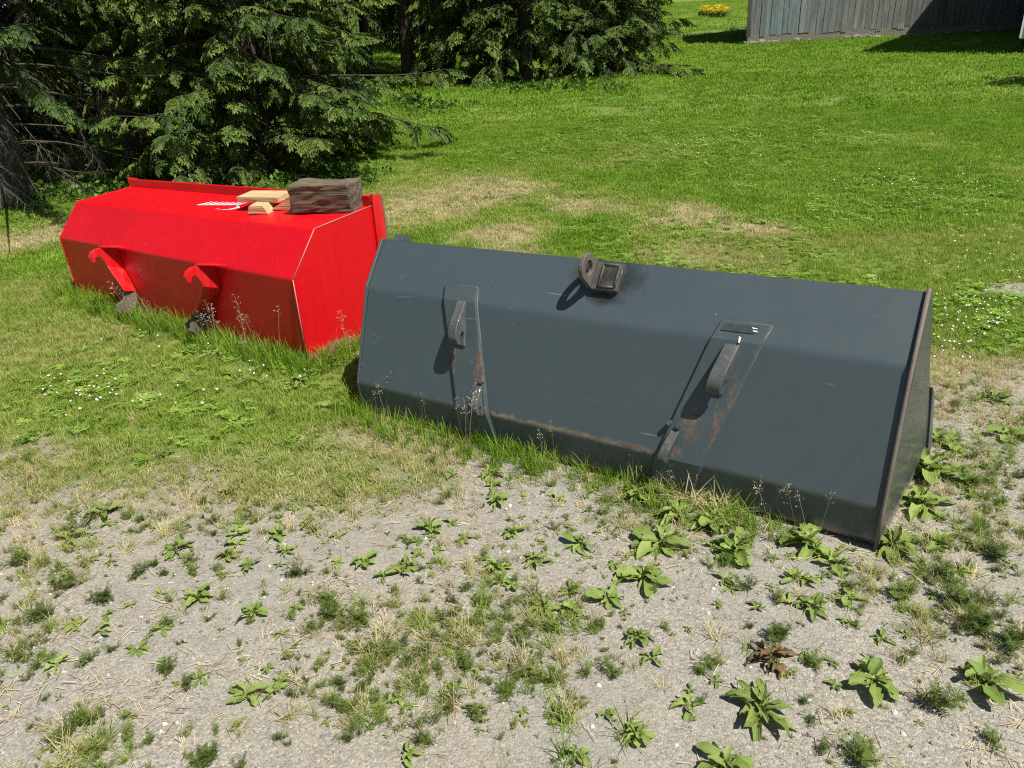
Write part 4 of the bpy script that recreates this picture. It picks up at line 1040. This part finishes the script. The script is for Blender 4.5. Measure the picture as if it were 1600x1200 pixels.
# clover leaves and heads
x, y = cand(78000, -7, 8, 2.4, 7.5); k = rng.random(len(x)) < clover_mask(x, y) * veg(x, y) * .40 * sstep(.35, .6, fbm(x, y, .25, 395, 2)); x, y = x[k], y[k]
place('clover', x, y, rng.uniform(.7, 1.3, len(x)), 4, rng.uniform(.3, 1., len(x)), C_CLO, 'patches of clover leaves in the near lawn', 'clover', zs=rng.uniform(.5, .9, len(x)))
x, y = cand(54000, -13.5, 17, 7.5, 22); k = rng.random(len(x)) < clover_mask(x, y) * .38; x, y = x[k], y[k]
place('clover', x, y, rng.uniform(.8, 1.3, len(x)) * (.75 + y / 40), 3, rng.uniform(.4, 1., len(x)), C_CLF, 'lighter patches of clover in the far lawn', 'clover', zs=rng.uniform(.7, 1.1, len(x)) * .75)
HP = []
for (u, v_, su, sv, n) in ((135, 610, 70, 30, 26), (300, 540, 90, 18, 14), (330, 520, 50, 10, 12), (200, 640, 60, 20, 8), (1540, 500, 60, 40, 60), (1480, 540, 40, 40, 16), (510, 545, 25, 10, 7), (430, 580, 80, 20, 8), (1510, 400, 80, 50, 40), (1100, 222, 170, 30, 70), (1420, 300, 130, 40, 40), (300, 630, 40, 15, 5)):
    for i in range(n):
        uu, vv = random.gauss(u, su * .6), random.gauss(v_, sv * .6)
        p = on_ground(min(1640, max(-40, uu)), max(140, vv))
        if not in_bucket(p[:1], p[1:2], .03)[0]: HP.append(p)
HP = np.array(HP); sz = np.where(HP[:, 1] < 8, 1, 1.25) * rng.uniform(.0045, .0075, len(HP))
place('clover_flowers', HP[:, 0], HP[:, 1], sz, 1, np.zeros(len(HP)), C_HEAD, 'scattered white clover heads in the lawn', 'clover flowers', dz=.055)
# pebbles, straw litter, dry tufts on the gravel
x, y = cand(120000, -4.8, 6.0, .6, 6.0); k = rng.random(len(x)) < (1 - veg(x, y)) ** 2 * (.25 + .9 * sstep(.4, .65, fbm(x, y, .5, 361, 3))) * np.clip(2.4 / y, 0, 1); x, y = x[k], y[k]
place('pebbles', x, y, (.0018 + .0075 * rng.random(len(x)) ** 4), 6, np.zeros(len(x)), C_PEB, 'fine grey gravel stones strewn over the bare ground', 'gravel', tilt=.5)
x, y = cand(34000, -5, 6.2, .6, 6.5); bdist = base_dist(x, y); v = veg(x, y); k = rng.random(len(x)) < np.clip(.10 + .8 * sstep(.5, .7, fbm(x, y, .45, 371, 3)) + .5 * (1 - sstep(.05, .3, bdist)) + .5 * v * (1 - v) * 2, 0, 1); x, y = x[k], y[k]
place('straw_litter', x, y, rng.uniform(.6, 1.3, len(x)), 4, rng.random(len(x)), C_STR, 'dry straw litter on the gravel and thin turf', 'straw')
WEEDY = [(60, 880, 80, 60), (25, 1010, 55, 60), (540, 965, 95, 45), (680, 1030, 120, 80), (540, 1085, 90, 45), (760, 950, 80, 60), (840, 1030, 90, 70), (1530, 960, 90, 50), (1550, 690, 60, 90), (1500, 790, 70, 60), (120, 1170, 90, 40), (1000, 800, 110, 40), (860, 1000, 60, 40), (1390, 900, 60, 40), (180, 800, 120, 35), (400, 800, 120, 30), (1530, 640, 55, 35), (1500, 700, 45, 40), (1575, 745, 45, 40), (1560, 820, 55, 40), (1510, 605, 60, 20), (1490, 860, 50, 35)]
WX = []
for (u, v_, su, sv) in WEEDY:
    for i in range(int(su * sv / 62)):
        p = on_ground(min(1680, max(-80, random.gauss(u, su * .75))), random.gauss(v_, sv * .75)); WX.append(p)
x, y = cand(9000, -5.0, 5.8, .6, 4.8); k = (rng.random(len(x)) < .40 * (1 - .6 * veg(x, y)) * sstep(.36, .62, fbm(x, y, .42, 391, 3))); WX += [np.array([a_, b_, 0]) for a_, b_ in zip(x[k], y[k])]
WX = np.array(WX); WX = WX[~in_bucket(WX[:, 0], WX[:, 1], .02)]
k = rng.random(len(WX)) < .30
place('dry_grass', WX[k, 0], WX[k, 1], rng.uniform(.5, 1.1, k.sum()), 4, rng.choice([.35, .7, .85, .95], k.sum()) + rng.uniform(-.1, .1, k.sum()), C_DRYT, 'thin half dry grass tufts on the gravel', 'grass')
TW = np.array([on_ground(random.gauss(u, su), random.gauss(v_, 7)) for u, v_, su, n in ((1005, 757, 14, 9), (1045, 772, 14, 9), (1095, 790, 16, 9), (1140, 806, 20, 5)) for i in range(n)])
TW = TW[~in_bucket(TW[:, 0], TW[:, 1], .01)]
place('dry_grass', TW[:, 0], TW[:, 1], rng.uniform(1.0, 1.9, len(TW)), 4, rng.uniform(.75, 1., len(TW)), C_DRYT, 'tangle of dry grass at the foot of the right mounting plate', 'grass')
# feathery weeds
M_FEATH = leafy('feathery_weed', [(0, (.15, .215, .05)), (.6, (.24, .30, .08)), (1, (.36, .38, .13))], trans=.5, huevar=.5)
def feather_mesh(seed, stems=6, h=1.0):
    rr = random.Random(seed); mb = MB()
    for i in range(stems):
        a = rr.uniform(0, 6.28); ln = rr.uniform(.15, 1.25); d = Vector((math.cos(a) * math.sin(ln), math.sin(a) * math.sin(ln), math.cos(ln))); l = rr.uniform(.5, 1.0) * h; p = Vector((0, 0, 0)); pts = [p]
        for k in range(5): d = (d + Vector((0, 0, .12)) + Vector((rr.gauss(0, .08), rr.gauss(0, .08), 0))).normalized(); pts.append(pts[-1] + d * l / 5)
        mb.tube([tuple(q) for q in pts], [.012, .011, .010, .008, .006, .004], 3, False)
        for k in range(14):
            t_ = rr.uniform(.15, 1.0); j = min(4, int(t_ * 5)); q = pts[j].lerp(pts[j + 1], t_ * 5 - j); aa = rr.uniform(0, 6.28); dd = (Vector((math.cos(aa), math.sin(aa), rr.uniform(-.1, .8)))).normalized(); L = rr.uniform(.14, .30) * (1.1 - .5 * t_)
            s = dd.cross(Vector((0, 0, 1))).normalized(); w_ = .016
            mb.add([q - s * w_ * .5, q + s * w_ * .5, q + dd * L], [(0, 1, 2)])
            for f_ in (.35, .6, .8):
                for sg in (-1, 1): b_ = q + dd * L * f_; e_ = b_ + (dd * .7 + s * sg + Vector((0, 0, .25))).normalized() * L * .42; mb.add([b_ - dd * .014, b_ + dd * .014, e_], [(0, 1, 2)])
    me = mb.mesh('feathery_weed'); me.materials.append(M_FEATH); return me
def seedling_mesh(seed):
    rr = random.Random(seed); mb = MB()
    for i in range(rr.randrange(5, 10)):
        a = rr.uniform(0, 6.28); d = Vector((math.cos(a), math.sin(a), rr.uniform(.2, 1.2))).normalized(); s = d.cross(Vector((0, 0, 1))).normalized(); l = rr.uniform(.6, 1.0); c = Vector((0, 0, 0))
        mb.add([c, c + d * l * .55 + s * l * .2, c + d * l, c + d * l * .55 - s * l * .2], [(0, 1, 2, 3)])
    me = mb.mesh('seedling'); me.materials.append(M_FEATH); return me
FE = [feather_mesh(s, st) for s, st in enumerate((5, 7, 9, 12, 6, 10))]
C_FE = proto_collection('smallfeather', FE[:3]); C_SL = proto_collection('seedlings', [seedling_mesh(s) for s in range(5)])
k2 = ~k
place('small_weeds', WX[k2, 0], WX[k2, 1], .018 + .05 * rng.random(k2.sum()) ** 1.8, 3, rng.random(k2.sum()), C_FE, 'small feathery weeds crowding in patches on the gravel', 'weeds')
x, y = cand(10500, -4.8, 6, .6, 5.0); k = rng.random(len(x)) < .5 * (1 - .4 * veg(x, y)) * sstep(.35, .6, fbm(x, y, .6, 381, 3)); x, y = x[k], y[k]
place('seedlings', x, y, rng.uniform(.008, .022, len(x)), 5, rng.random(len(x)), C_SL, 'tiny weed seedlings dotted over the gravel', 'weeds')
# seed stems standing in front of the buckets
SP = []
for (u, v_, n, su) in ((225, 508, 5, 16), (262, 519, 4, 14), (345, 542, 6, 20), (385, 553, 7, 20), (425, 565, 3, 14), (560, 575, 4, 14), (605, 655, 5, 8), (735, 702, 6, 8), (965, 747, 7, 9), (680, 680, 4, 10), (860, 725, 3, 10), (1010, 765, 8, 15), (1090, 785, 9, 20), (1180, 835, 3, 12), (1270, 855, 3, 10)):
    for i in range(n): SP.append((on_ground(random.gauss(u, su), random.gauss(v_, 5)), v_))
SP = [(p, v_) for p, v_ in SP if not in_bucket(p[:1], p[1:2], .02)[0]]; pp = np.array([p for p, _ in SP]); hh = np.array([.32 if v_ < 600 else .27 for _, v_ in SP]) * rng.uniform(.6, 1.3, len(SP))
place('seed_grass', pp[:, 0], pp[:, 1], hh, 5, rng.random(len(pp)), C_SEEDS, 'pale grass stems with seed heads in front of the buckets', 'grass', tilt=.16)
# leafy undergrowth at the foot of the spruces
M_UNDER = leafy('undergrowth_leaves', [(0, (.045, .10, .015)), (1, (.14, .24, .035))], trans=.35, huevar=.8)
C_UN = proto_collection('underleaf', [leafdot(M_UNDER, 16, .9, .34, 70 + s) for s in range(3)])
UX = []
for (u, v_, su, sv, n) in ((40, 305, 60, 18, 130), (120, 300, 50, 14, 70), (180, 312, 30, 10, 60), (440, 292, 70, 10, 60), (560, 280, 40, 12, 40), (230, 285, 40, 8, 25), (650, 170, 60, 12, 50), (880, 140, 90, 6, 50)):
    for i in range(n): UX.append(on_ground(random.gauss(u, su * .6), max(100, random.gauss(v_, sv * .6))))
UX = np.array(UX); UX = UX[~in_bucket(UX[:, 0], UX[:, 1], .1)]
place('undergrowth', UX[:, 0], UX[:, 1], rng.uniform(.05, .13, len(UX)) * np.clip(UX[:, 1] / 10, .8, 1.6), 3, rng.random(len(UX)), C_UN, 'low leafy undergrowth at the foot of the spruces', 'undergrowth', dz=.06, tilt=.6)

# ------------------------------------------------------------------ single weeds on the gravel
def leaf_mesh(seed, half, wavy, lobes=0, blunt=False):
    rr = random.Random(seed); va, f, cc = [], [], []; nu, nv = 7, 4; ph = rr.uniform(0, 6)
    for i in range(nu + 1):
        t_ = i / nu; bl = max(0, (t_ - .16) / .84)
        w_ = .022 + half * (max(0, math.sin(math.pi * bl ** .8)) ** .75 * (1 - .15 * bl) if not blunt else math.sqrt(max(0, 1 - ((bl - .62) / (.62 if bl < .62 else .41)) ** 2))) if t_ > .16 else .024
        if i == nu and not blunt: w_ = .008
        if lobes: w_ *= 1 + .38 * (1 if i % 2 else -1)
        for j in range(nv + 1):
            s = (j / nv - .5) * 2; yy = s * w_
            zz = .42 * t_ - .55 * t_ * t_ + .20 * w_ * s * s * 3 + (.05 * wavy * math.sin(t_ * 15 + ph + s * 1.7) * abs(s)) + rr.uniform(-.012, .012) - .012 * math.cos(s * 6.28)
            va.append((t_, yy + .03 * wavy * math.sin(t_ * 6 + ph), zz)); cc.append(.8 if j == nv // 2 else .12 * (j % 2))
    for i in range(nu):
        for j in range(nv): a = i * (nv + 1) + j; f.append((a, a + nv + 1, a + nv + 2, a + 1))
    mb = MB(); mb.add(va, f, cc); me = mb.mesh('leaf', 'vein'); me.polygons.foreach_set('use_smooth', [True] * len(me.polygons)); return me
def leaf_material(name, a, b, red=0.0):
    mt, t = nmat(name); N = NT(t); rnd = N.rand(); co = N.coord('Object'); n = N.noise(co, 5, 3, .6)
    c = N.mix(rnd, a, b); c = N.mix(N.ramp(n, [(.5, 0.), (.8, .55)]), c, (.30, .29, .12))
    wv = N.n('ShaderNodeTexWave'); wv.bands_direction = 'Y'; N.link(co, wv.inputs['Vector']); wv.inputs['Scale'].default_value = 5.5; wv.inputs['Distortion'].default_value = 1.5
    nbl = N.bump(N.math('ADD', wv.outputs['Fac'], N.math('MULTIPLY', N.noise(co, 9, 3, .6), 2.5)), .22, .03)
    c = N.mix(N.math('MULTIPLY', N.attr('vein'), .45), c, (.26, .34, .11))
    if red: c = N.mix(N.ramp(N.math('ADD', n, N.math('MULTIPLY', rnd, .3)), [(.6, 0.), (.75, red)]), c, (.26, .06, .04))
    p = N.principled(c, .55, spec=.3, normal=nbl); tr = N.n('ShaderNodeBsdfTranslucent'); N.link(c, tr.inputs[0]); mx = N.n('ShaderNodeMixShader'); mx.inputs[0].default_value = .28
    N.link(p, mx.inputs[1]); N.link(tr.outputs[0], mx.inputs[2]); N.out(mx.outputs[0]); return mt
M_PL = leaf_material('plantain_leaf', (.165, .265, .05), (.33, .43, .10)); M_DK = leaf_material('dock_leaf', (.16, .245, .05), (.27, .355, .085), .08); M_OLD = leaf_material('old_leaf', (.085, .11, .045), (.13, .13, .06), .5)
PLV = [leaf_mesh(s, .145 + .04 * (s % 3), .7 + .3 * s, 0, s not in (1, 3)) for s in range(5)]; DKV = [leaf_mesh(10 + s, .13 + .015 * s, 1.3) for s in range(4)]; OLV = [leaf_mesh(20 + s, .12, 1.5, 1) for s in range(2)]
for lst, m_ in ((PLV, M_PL), (DKV, M_DK), (OLV, M_OLD)):
    for q in lst: q.materials.append(m_)
def rosette(u, v_, rpx, kind, label, n=None):
    p = on_ground(u, v_); d = math.sqrt(p[0] ** 2 + p[1] ** 2 + (CAM_H - p[2]) ** 2); r_ = rpx * d / FPX * random.uniform(.9, 1.05) * (.86 if rpx < 37 else 1)
    root = empty({'p': 'plantain', 'd': 'dock_plant', 'o': 'withered_plant'}[kind], (p[0], p[1], p[2] + .004), random.uniform(0, 6.28)); props(root, label, 'weed', 'broad leaved weeds')
    lst = {'p': PLV, 'd': DKV, 'o': OLV}[kind]; n = n or random.randrange(9, 15) + (4 if kind != 'p' else 0) + (5 if rpx > 37 else 0)
    comp = (random.uniform(-.5, .5) * r_, random.uniform(-.5, .5) * r_) if random.random() < .5 else (0, 0)
    for i in range(n):
        q = link('leaf', random.choice(lst), None, root); t_ = i / n; inner = i >= n * .62; off = comp if i % 3 == 2 else (0, 0)
        s = r_ * (random.uniform(.6, 1.2) if not inner else random.uniform(.4, .85))
        q.scale = (s, s * random.uniform(.75, 1.2), s * random.uniform(.6, 1.3)); q.location = (off[0] + random.uniform(-.008, .008), off[1] + random.uniform(-.008, .008), .001 * i)
        q.rotation_euler = (random.uniform(-.5, .5), random.uniform(-.4, .12) - (random.uniform(.2, .8) if inner else 0) + (.15 if kind == 'o' else 0), 2.4 * i + random.uniform(-.45, .45))
def feather(u, v_, hpx, var, label):
    p = on_ground(u, v_); d = math.sqrt(p[0] ** 2 + p[1] ** 2 + (CAM_H - p[2]) ** 2); h = hpx * d / FPX * 1.08
    o = link('feathery_weed', FE[var], None, None, (p[0], p[1], p[2] - .002), (0, 0, random.uniform(0, 6.28))); o.scale = (h, h, h * .85)
    props(o, label, 'weed', 'feathery weeds'); return o
ROS = [
 (308, 938, 27, 'p', 'round pale green plantain lying flat on the left gravel, largest leaves there'),
 (398, 962, 31, 'p', 'pale green plantain with separate spread leaves, right of the round flat one'),
 (372, 836, 24, 'p', 'plantain at the edge of the turf directly above the round flat one'),
 (435, 838, 22, 'p', 'plantain rosette on gravel left of a smaller one at the turf edge'),
 (485, 822, 20, 'p', 'small plantain against the turf edge, right of its two neighbours'),
 (358, 872, 26, 'd', 'upright dark leaved plant in the clump above the round flat plantain'),
 (388, 888, 22, 'p', 'plantain at the lower right of the clump above the flat plantain'),
 (448, 863, 18, 'p', 'small plantain with few leaves alone right of the clump on left gravel'),
 (275, 864, 27, 'd', 'dense dark green rosette left of the clump on the left gravel'),
 (160, 988, 20, 'p', 'small bright plantain on the far left gravel'),
 (110, 845, 26, 'd', 'leafy dock half hidden in thin grass at the left turf edge'),
 (165, 805, 34, 'd', 'wide dock plant at the turf edge near the left border'),
 (355, 775, 26, 'd', 'dock plant inside the thin turf on the left'),
 (570, 880, 22, 'p', 'dark plantain with drooping leaves beside a reddish dead leaf'),
 (636, 888, 32, 'd', 'thick bushy dock in the middle of the gravel below the turf'),
 (672, 830, 27, 'p', 'plantain with raised leaves just below the turf in the middle'),
 (686, 860, 17, 'p', 'small plantain tucked under the raised one in the middle'),
 (724, 846, 15, 'p', 'tiny pale plantain right of the raised one in the middle'),
 (778, 784, 25, 'p', 'plantain under the left half of the grey bucket, lower of two'),
 (770, 744, 28, 'p', 'bright plantain nearest the lower left hook of the grey bucket'),
 (800, 835, 22, 'p', 'plantain between the turf and the broad one near the picture centre'),
 (776, 892, 36, 'p', 'broad plantain with many leaves near the picture centre'),
 (840, 880, 24, 'd', 'narrow leaved dock right of the broad plantain near the centre'),
 (905, 852, 30, 'p', 'plantain below the grass fringe in the middle of the grey bucket'),
 (850, 955, 34, 'd', 'sprawling dock left of centre with a plantain growing from its side'),
 (892, 958, 30, 'p', 'plantain grown together with the sprawling dock'),
 (950, 938, 31, 'p', 'plantain with upright leaves between the sprawling dock and the bright trio'),
 (1005, 905, 42, 'p', 'brightest plantain, lowest of the cluster in front of the grey bucket'),
 (1032, 852, 46, 'p', 'lush plantain in the middle of the cluster before the right hook plate'),
 (1062, 812, 44, 'p', 'lush plantain of the cluster touching the lower bend of the grey bucket'),
 (1000, 778, 38, 'p', 'broad leaves at the foot of the right mounting plate'),
 (1115, 822, 42, 'p', 'plantain at the right end of the cluster before the grey bucket'),
 (1150, 864, 40, 'p', 'fan shaped plantain right of the cluster before the grey bucket'),
 (1140, 800, 24, 'p', 'plantain pressed against the grey bucket between two larger ones'),
 (1258, 852, 38, 'p', 'tall plantain growing against the grey bucket near its right corner'),
 (1305, 886, 34, 'p', 'plantain with one wide drooping leaf below the right corner of the grey bucket'),
 (1242, 908, 24, 'p', 'low plantain left of the one with the wide drooping leaf'),
 (1325, 937, 27, 'p', 'plantain with raised tip leaf below the right bucket corner'),
 (1270, 952, 30, 'd', 'dark tangled dock left of the plantain with raised tip leaf'),
 (1395, 858, 44, 'd', 'ragged dock right of the grey bucket corner'),
 (1462, 852, 32, 'p', 'plantain with seed stalks right of the ragged dock'),
 (1442, 792, 46, 'p', 'large leafed plantain leaning on the end plate, lowest of three'),
 (1452, 738, 48, 'p', 'large leafed plantain leaning on the end plate, middle of three'),
 (1464, 692, 36, 'p', 'plantain at the end plate, highest of three'),
 (1575, 682, 32, 'p', 'plantain on the right border level with the end plate'),
 (1550, 625, 26, 'd', 'flat dock right of the end plate above the border plantain'),
 (995, 1002, 30, 'd', 'dark spiky rosette alone left of the withered plant'),
 (1205, 1032, 46, 'o', 'withered reddish plant pressed flat on the right gravel'),
 (1075, 1108, 33, 'p', 'dark green plantain below and left of the withered plant'),
 (1190, 1112, 50, 'd', 'largest bushy dock in the lower right foreground'),
 (1362, 1068, 38, 'p', 'plantain with long spread leaves right of the withered plant'),
 (1540, 1070, 44, 'p', 'large plantain near the right border of the foreground'),
 (990, 1152, 34, 'p', 'plantain with rounded leaves near the bottom edge right of centre'),
 (1130, 1196, 38, 'p', 'plantain cut by the bottom edge below the largest dock'),
 (385, 1090, 34, 'p', 'pale spreading plantain in the lower left among dry grass'),
 (430, 1080, 22, 'p', 'few leaved plantain touching the pale spreading one in the lower left'),
 (620, 1095, 20, 'p', 'small plantain right of bottom centre clump of feathery weed'),
 (740, 1112, 22, 'd', 'small dock left of bottom centre beside dry straw'),
 (640, 1182, 28, 'p', 'plantain near the bottom edge in the lower left half'),
 (900, 1185, 24, 'p', 'small plantain at the bottom edge in the middle'),
 (520, 640, 30, 'd', 'broad weed in the lawn left of the grey bucket'),
 (470, 600, 28, 'd', 'broad weed in the lawn below the right end of the red bucket'),
 (330, 560, 26, 'd', 'broad weed in the grass below the right red bracket'),
]
for a in ROS: rosette(*a[:5])
# young rosettes too small to pick apart
def young(seed):
    rr = random.Random(seed); mb = MB()
    for i in range(rr.randrange(5, 9)):
        src = rr.choice(PLV + DKV); an = 2.4 * i + rr.uniform(-.4, .4); s = rr.uniform(.6, 1.1); M_ = Matrix.Rotation(an, 4, 'Z') @ Matrix.Rotation(rr.uniform(-.5, .1), 4, 'Y') @ Matrix.Rotation(rr.uniform(-.4, .4), 4, 'X')
        mb.add([M_ @ (v.co * s) for v in src.vertices], [tuple(p.vertices) for p in src.polygons], [.15] * len(src.vertices))
    me = mb.mesh('young_rosette', 'vein'); me.materials.append(M_PL if seed % 2 else M_DK); return me
C_YG = proto_collection('youngrosette', [young(s) for s in range(6)])
YP = []
for (u, v_, su, sv, n) in ((420, 830, 130, 40, 34), (150, 840, 120, 50, 30), (680, 860, 110, 50, 26), (1080, 830, 110, 50, 40), (880, 850, 90, 60, 22), (1300, 920, 110, 50, 28), (1500, 720, 60, 90, 34), (1540, 900, 70, 70, 20), (700, 1080, 120, 70, 22), (250, 980, 180, 90, 22), (1150, 1050, 200, 90, 24), (300, 720, 200, 50, 40), (600, 720, 120, 40, 24), (850, 760, 90, 20, 18), (1540, 610, 50, 30, 18)):
    for i in range(n): YP.append(on_ground(min(1660, max(-60, random.gauss(u, su * .7))), min(1240, random.gauss(v_, sv * .7))))
YP = np.array(YP); YP = YP[~in_bucket(YP[:, 0], YP[:, 1], .02)]
place('young_weeds', YP[:, 0], YP[:, 1], .014 + .034 * rng.random(len(YP)) ** 1.6, 6, rng.random(len(YP)), C_YG, 'young broad leaved weeds scattered between the larger ones', 'weeds', dz=.003)
FEA = [
 (110, 915, 34, 3, 'upright feathery weed alone on the left gravel'), (165, 938, 32, 3, 'wide feathery weed right of the upright one on the left gravel'),
 (215, 900, 28, 2, 'feathery weed at mid left beside a smaller twin'), (243, 882, 20, 1, 'small feathery twin at the upper right of its neighbour'),
 (258, 898, 18, 4, 'low feathery tuft under the dense dark rosette'), (300, 898, 24, 2, 'feathery tuft directly above the round flat plantain'),
 (465, 898, 34, 2, 'tall bluish feathery weed alone in the upper gravel'), (266, 940, 20, 0, 'thin feathery sprig left of the round flat plantain'),
 (350, 935, 18, 0, 'thin feathery sprig right of the round flat plantain'), (330, 968, 18, 1, 'feathery sprig below the round flat plantain'),
 (265, 975, 20, 4, 'feathery sprig below left of the flat plantain'), (180, 1015, 22, 1, 'feathery weed under the small bright plantain'),
 (135, 1035, 26, 2, 'leaning feathery weed on the far left gravel'), (60, 1045, 20, 4, 'small round feathery weed near the left border'),
 (260, 1050, 30, 3, 'feathery clump left of the dry grass in the lower left'), (140, 1130, 40, 5, 'sprawling feathery patch in the bottom left corner area'),
 (290, 1075, 24, 2, 'feathery weed right under the lower left clump'), (320, 1195, 44, 5, 'dense feathery clump on the bottom edge at lower left'),
 (520, 965, 50, 5, 'largest feathery mat on the gravel below centre left, left half'), (565, 975, 46, 3, 'right half of the largest feathery mat on the gravel'),
 (510, 940, 30, 3, 'upper tip of the largest feathery mat'), (600, 1030, 36, 5, 'feathery weed trailing below the largest mat'),
 (545, 1110, 40, 5, 'feathery clump at lower centre left'), (668, 1020, 30, 3, 'feathery weed with a dark shadow left of centre'),
 (725, 1040, 42, 5, 'bluish feathery bush near the lower centre'), (640, 1040, 28, 2, 'feathery weed between the trailing one and the bluish bush'),
 (1212, 1000, 44, 5, 'dark bushy feathery weed standing over the withered plant'), (1095, 1052, 24, 3, 'round feathery weed left of the withered plant'),
 (1165, 920, 38, 0, 'slim upright weed casting a long shadow in front of the fan shaped plantain'), (1170, 978, 20, 1, 'slim short weed above the withered plant'),
 (1042, 985, 20, 1, 'tiny feathery weed right of the dark spiky rosette'), (955, 1055, 42, 0, 'tall thin weed left of the round feathery weed'),
 (1340, 1185, 58, 5, 'large loose feathery bush at the bottom right'), (1460, 1105, 56, 4, 'tall feathery weed leaning right of the long leaved plantain'),
 (1552, 1160, 30, 2, 'small knotty weed alone near the bottom right corner'), (1262, 1125, 24, 1, 'yellowish sprig right of the largest dock'),
 (1255, 1100, 22, 4, 'yellowish sprig just above its twin right of the largest dock'), (1405, 935, 46, 5, 'feathery weed left of the feathery band on the right'),
 (1500, 945, 54, 5, 'feathery weed at the start of the band on the right gravel'), (1530, 985, 50, 3, 'feathery weed in the middle of the band on the right gravel'), (1580, 1010, 46, 5, 'feathery weed at the right end of the band'),
 (1480, 905, 40, 2, 'slim feathery weed above the band on the right gravel'), (1270, 1040, 34, 3, 'feathery weed with a rusty stem right of the withered plant'), (1520, 760, 34, 3, 'feathery weed right of the end plate plantains'),
 (1550, 870, 40, 5, 'feathery mat near the right border'), (1130, 880, 28, 2, 'feathery sprig at the left of the slim upright weed'), (60, 970, 38, 5, 'feathery mat on the left border'), (30, 880, 36, 5, 'feathery mat in thin grass at the left border'),
]
for a in FEA: feather(*a)
